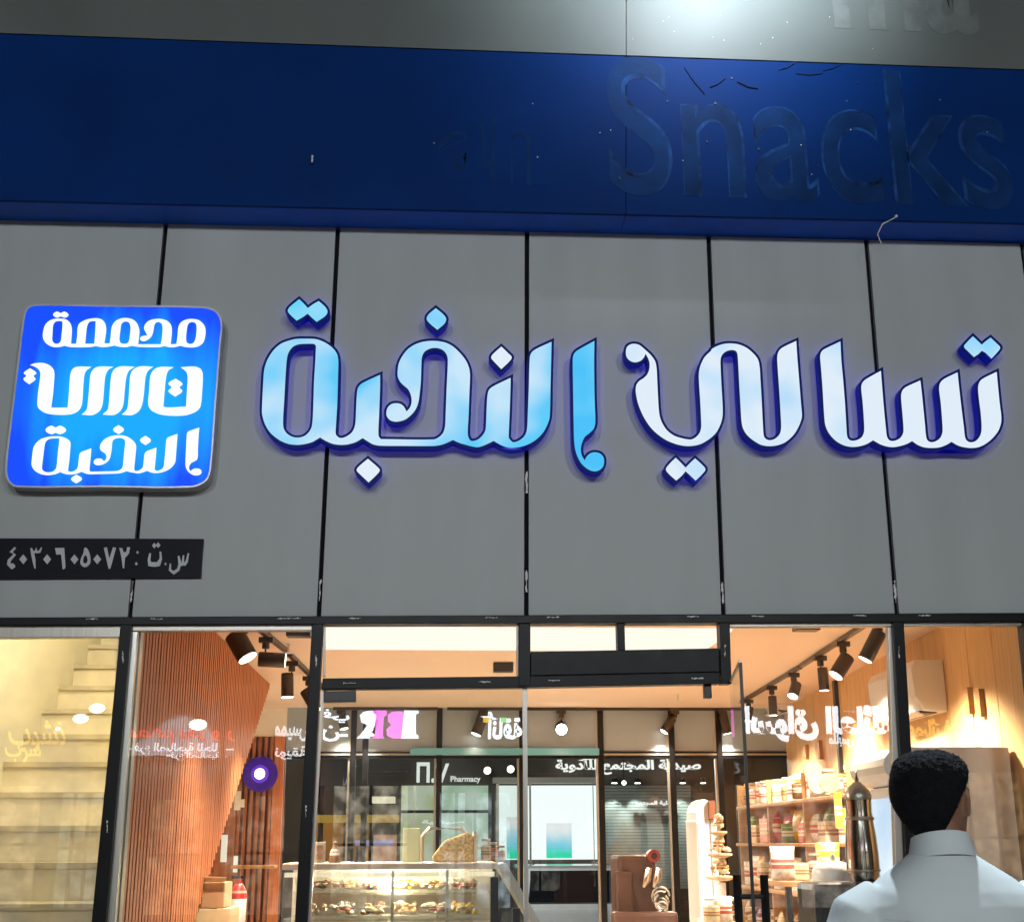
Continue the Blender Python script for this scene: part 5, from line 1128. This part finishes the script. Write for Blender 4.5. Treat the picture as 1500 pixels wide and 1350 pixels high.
MB().slab([Vector((cx-hw*.86, CY+.105, zg+.67*H_)), Vector((cx+hw*.86, CY+.105, zg+.67*H_)), Vector((cx+hw*.80, CY+.27, zg+H_-.09)), Vector((cx-hw*.80, CY+.27, zg+H_-.09))], Vector((0, -.03, .015))).build('rear_window', M['carglass'], t, bevel=.01)
MB().box(cx-hw*.9, cx+hw*.9, CY-.03, CY-.002, zg+.36, zg+.5).build('bumper', M['black'], t, bevel=.02)
MB().box(cx-.3, cx+.3, CY-.035, CY-.004, zg+.54, zg+.68).build('number_panel', M['white'], t)
for s_ in (-1, 1):
    MB().box(cx+s_*hw*.93-.07, cx+s_*hw*.93+.07, CY-.02, CY+.05, zg+.52*H_, zg+.63*H_).build('tail_lamp', M['g_red'], t, bevel=.01)
    for yy in (.8, 3.4):
        w_ = Vector((cx+s_*(hw-.1), CY+yy, zg+.35)); tw = MB().tube([w_-Vector((.11, 0, 0)), w_+Vector((.11, 0, 0))], .35, 24).build('wheel', M['black'], t, True)
        tw2 = MB().tube([w_+Vector((s_*.111, 0, 0)), w_+Vector((s_*.118, 0, 0))], .2, 18).build('rim', M['alu'], t, True)
    MB().box(cx+s_*(hw+.10)-.07, cx+s_*(hw+.10)+.07, CY+2.3, CY+2.4, zg+.66*H_, zg+.66*H_+.16).build('mirror', M['black'], t, bevel=.02)
    MB().tube([(cx+s_*.62, CY+.6, zg+H_+.03), (cx+s_*.62, CY+2.4, zg+H_+.03)], .018, 8).build('roof_rail', M['black'], t)

# ================================================================ the man with his back to the street
MX, MY = P(1365, 1250, -3.0).x+.022, -3.0
KS = 1.0
def evaluate(o, nm, m, parent, sm=True):
    dg = bpy.context.evaluated_depsgraph_get(); dg.update()
    me = bpy.data.meshes.new_from_object(o.evaluated_get(dg)); bpy.data.objects.remove(o)
    me.materials.clear(); return link(nm, me, m, parent, sm)
def remesh(b, vox, it, fac=.5):
    me = bpy.data.meshes.new('tmp'); bmesh.ops.recalc_face_normals(b.bm, faces=b.bm.faces); b.bm.to_mesh(me); b.bm.free()
    o = bpy.data.objects.new('tmp', me); col.objects.link(o)
    r = o.modifiers.new('r', 'REMESH'); r.mode = 'VOXEL'; r.voxel_size = vox; r.use_smooth_shade = True
    s = o.modifiers.new('s', 'SMOOTH'); s.factor = fac; s.iterations = it
    return o
man = thing('person', 'man in a white thobe with short black hair, standing with his back to us', 'person', (MX, MY, 0))
def W(x, y, z): return Vector((MX+x, MY+y, z))
HT = R(-36)                                       # head turned to his right hand side of the picture
def Hd(x, y, z):                                  # head space -> world
    c, s = math.cos(HT), math.sin(HT); return W(x*c-y*s, .02+x*s+y*c, z)
def headloft(b, secs, seg=32, pw=2.):
    rings = []
    for cx, cy, z, a, d in secs:
        ring = []
        for k in range(seg):
            t = 2*math.pi*k/seg; c, q = math.cos(t), math.sin(t)
            ring.append(b.bm.verts.new(Hd(cx+a*math.copysign(abs(c)**(2/pw), c), cy+d*math.copysign(abs(q)**(2/pw), q), z)))
        rings.append(ring)
    for i in range(len(rings)-1):
        for k in range(seg): b.bm.faces.new((rings[i][k], rings[i][(k+1) % seg], rings[i+1][(k+1) % seg], rings[i+1][k]))
    b.bm.faces.new(rings[0][::-1]); b.bm.faces.new(rings[-1])
# body: head, neck, forearms, hands, legs and feet in one skin
b = MB()
headloft(b, [(0, .035, 1.452, .03, .03), (0, .045, 1.462, .052, .05), (0, .03, 1.49, .064, .078), (0, .018, 1.53, .073, .094), (0, .01, 1.57, .078, .100), (0, .004, 1.61, .078, .100), (0, 0, 1.645, .068, .088), (0, -.002, 1.665, .045, .06), (0, -.002, 1.672, .02, .03)], 32, 2.2)
b.tube([W(0, -.01, 1.36), W(0, -.005, 1.42), W(0, 0, 1.47), Hd(0, -.01, 1.53)], [.075, .062, .058, .06], 24)
b.ball(Hd(0, .115, 1.548), .014, .9, 1.2, 1.3); b.tube([Hd(0, .105, 1.575), Hd(0, .122, 1.548), Hd(0, .112, 1.54)], [.008, .013, .011], 10)     # nose
b.tube([Hd(-.022, .106, 1.515), Hd(0, .113, 1.514), Hd(.022, .106, 1.515)], [.006, .008, .006], 8); b.ball(Hd(0, .098, 1.478), .02)              # lips, chin
b.tube([Hd(-.045, .092, 1.592), Hd(-.02, .104, 1.596), Hd(.02, .104, 1.596), Hd(.045, .092, 1.592)], .008, 8)                                   # brow
for s in (-1, 1):                                 # ears: rim, lobe and shell
    pts = [(.076, .016, 1.535), (.083, .004, 1.538), (.089, -.010, 1.552), (.092, -.016, 1.572), (.090, -.010, 1.590), (.083, .006, 1.594), (.078, .018, 1.584)]
    b.tube([Hd(s*x, y, z) for x, y, z in pts], [.006, .008, .007, .007, .007, .007, .005], 8)
    b.tube([Hd(s*.078, .008, 1.54), Hd(s*.083, -.002, 1.565), Hd(s*.08, .006, 1.588)], [.008, .012, .008], 8); b.ball(Hd(s*.081, .008, 1.536), .009)
for s in (-1, 1):
    el, wr = W(s*.285, -.005, 1.06), W(s*.275, .13, .86)
    b.tube([el, el.lerp(wr, .5), wr], [.046, .042, .030], 16)
    dr = (wr-el).normalized(); pc = wr+dr*.05; side = Vector((s*.25, .5, .8)).normalized().cross(dr).normalized(); up_ = side.cross(dr)
    b.tube([wr-dr*.01, wr+dr*.03, pc, pc+dr*.035], [.026, .033, .038, .034], 14, flat=.55)
    for f_, (off, ln) in enumerate(((-.027, .066), (-.009, .075), (.009, .070), (.026, .055))):
        p0 = pc+dr*.03+side*off; b.tube([p0, p0+dr*ln*.5-up_*.004*s, p0+dr*ln*.8-up_*.018*s, p0+dr*ln*.95-up_*.03*s], [.0095, .009, .008, .0065], 8)
    p0 = wr+dr*.025-side*.03; b.tube([p0, p0+dr*.03-side*.025, p0+dr*.06-side*.03], [.012, .0105, .008], 8)
    b.tube([W(s*.1, 0, .9), W(s*.1, .01, .5), W(s*.1, -.015, .3), W(s*.1, -.01, .1)], [.075, .058, .05, .034], 16)
    b.tube([W(s*.1, -.05, .035), W(s*.105, .05, .045), W(s*.115, .15, .025)], [.035, .04, .028], 12, flat=.8)
b.tube([W(0, 0, 1.38), W(0, 0, 1.1), W(0, 0, .85)], [.1, .13, .13], 20)
for s in (-1, 1): b.tube([W(s*.185, -.012, 1.27), W(s*.25, -.01, 1.16), W(s*.285, -.005, 1.06)], [.04, .042, .044], 14)
b.tube([W(-.19, -.012, 1.28), W(0, -.01, 1.33), W(.19, -.012, 1.28)], [.038, .07, .038], 16)
evaluate(remesh(b, .0052, 3), 'body', M['skin'], man)
for s in (-1, 1):
    MB().ball(Hd(s*.032, .090, 1.578), .013).build('eye', M['white'], man, True)
# thobe
b = MB()
S = [(0, 0, .10, .30, .24), (0, 0, .4, .265, .20), (0, -.0, .8, .235, .17), (0, -.005, 1.0, .215, .15), (0, -.012, 1.15, .215, .145), (0, -.018, 1.26, .222, .142), (0, -.02, 1.32, .222, .13), (0, -.018, 1.355, .20, .118), (0, -.014, 1.385, .165, .104), (0, -.010, 1.41, .125, .092), (0, -.006, 1.43, .092, .082), (0, -.002, 1.445, .074, .072)]
b.loft([(MX+x, MY+y, z, a, d) for x, y, z, a, d in S], 40, 2.25)
for s in (-1, 1):
    b.tube([W(s*.165, -.015, 1.345), W(s*.215, -.016, 1.30), W(s*.248, -.015, 1.22), W(s*.275, -.01, 1.07), W(s*.283, .045, .98), W(s*.277, .12, .875)], [.05, .074, .078, .070, .062, .055], 20)
o = remesh(b, .007, 6)
o = evaluate(o, 'thobe', M['thobe'], man)
for v in o.data.vertices:                         # soft folds of the cloth
    p = v.co; q = Vector((p.x*5, p.y*5, p.z*2.2)); k = max(0, min(1, (1.40-p.z)/.12))
    f_ = noise.noise(q+Vector((3, 0, 0)))*.014*k + noise.noise(Vector((p.x*16+p.z*9, p.y*9, p.z*7-p.x*6)))*.006*k
    d = Vector((p.x-MX, p.y-MY, 0)); d = d.normalized() if d.length > .01 else Vector((0, -1, 0)); v.co = p+d*f_
# seams of the yoke and the shoulder
def skin_pt(x, z):
    hit, loc, nr, ix = o.ray_cast(o.matrix_world.inverted() @ W(x, -.6, z), Vector((0, 1, 0))); return (o.matrix_world @ loc)+Vector((0, -.0005, 0)) if hit else W(x, -.15, z)
bpy.context.view_layer.update()
MB().tube([skin_pt(-.19+.38*k/24, 1.300-.012*math.cos((k-12)/12*1.4)) for k in range(25)], .0013, 6).build('yoke_seam', M['thobe'], man, True)
# stand-up collar
b = MB(); N = 40; rings = []
for (z, g) in ((1.425, .016), (1.448, .010), (1.474, .004), (1.480, .003), (1.481, -.001), (1.476, -.004), (1.44, -.004)):
    ring = []
    for k in range(N):
        a = 2*math.pi*k/N; sl = .016*math.sin(a)                  # lower at the throat than at the nape
        ring.append(b.bm.verts.new(W((.068+g)*math.cos(a), -.004+(.069+g)*math.sin(a), z-sl*1.0)))
    rings.append(ring)
for i in range(len(rings)-1):
    for k in range(N): b.bm.faces.new((rings[i][k], rings[i][(k+1) % N], rings[i+1][(k+1) % N], rings[i+1][k]))
b.build('collar', M['thobe'], man, True)
# hair: cap over crown and back, short at the nape, curls on top
b = MB()
headloft(b, [(-.004, -.054, 1.482, .034, .024), (-.006, -.056, 1.50, .048, .034), (-.007, -.056, 1.525, .063, .046), (-.007, -.054, 1.548, .077, .056), (-.006, -.050, 1.570, .086, .064), (-.003, -.040, 1.592, .092, .078), (-.001, -.022, 1.615, .095, .094), (0, -.008, 1.638, .092, .104), (0, -.004, 1.658, .083, .098), (0, -.003, 1.673, .067, .082), (0, -.004, 1.683, .045, .056), (0, -.004, 1.687, .02, .026)], 48, 2.15)
h = remesh(b, .0042, 3); h = evaluate(h, 'hair', M['hair'], man)
hc = W(0, .02, 1.58)
for v in h.data.vertices:
    p = v.co; d = (p-hc).normalized(); k = max(0, min(1, (p.z-1.60)/.06))
    f_ = noise.noise(p*90)*(.0006+.0026*k) + noise.noise(p*190)*(.0006+.003*k) + abs(noise.noise(p*50))*.004*k
    v.co = p+d*f_
# short single hairs that soften the outline
random.seed(5); b = MB(); ps = list(h.data.polygons)
for k in range(5200):
    f_ = random.choice(ps); p = f_.center; d = (f_.normal*1.0+Vector((random.uniform(-.7, .7), random.uniform(-.7, .7), random.uniform(-.9, .3)))).normalized()
    if p.z < 1.50 and random.random() < .5: continue
    L_ = random.uniform(.0025, .006); s_ = d.orthogonal().normalized()*.00045
    b.face([p-s_, p+s_, p+d*L_])
b.build('short_hairs', M['hair'], man)['kind'] = 'stuff'
# loose curls on the crown
random.seed(12); b = MB()
for k in range(420):
    a = random.uniform(0, 2*math.pi); rr_ = math.sqrt(random.random()); x, y = .082*rr_*math.cos(a), .102*rr_*math.sin(a)
    z = 1.685-.030*rr_**4-.014*rr_**2; p = Hd(x, y, z); ph = random.uniform(0, 6.28); r_ = random.uniform(.0028, .0055); ax = Vector((random.uniform(-1, 1), random.uniform(-1, 1), random.uniform(.2, 1))).normalized()
    e1 = ax.orthogonal().normalized(); e2 = ax.cross(e1)
    b.tube([p+(e1*math.cos(ph+q*.9)+e2*math.sin(ph+q*.9))*r_+ax*(q*.0011) for q in range(6)], [.001, .0013, .0013, .0012, .001, .0006], 5)
b.build('curls', M['curl'], man, True)['kind'] = 'stuff'
bpy.context.view_layer.update()

man.scale = (.965, .985, .986)
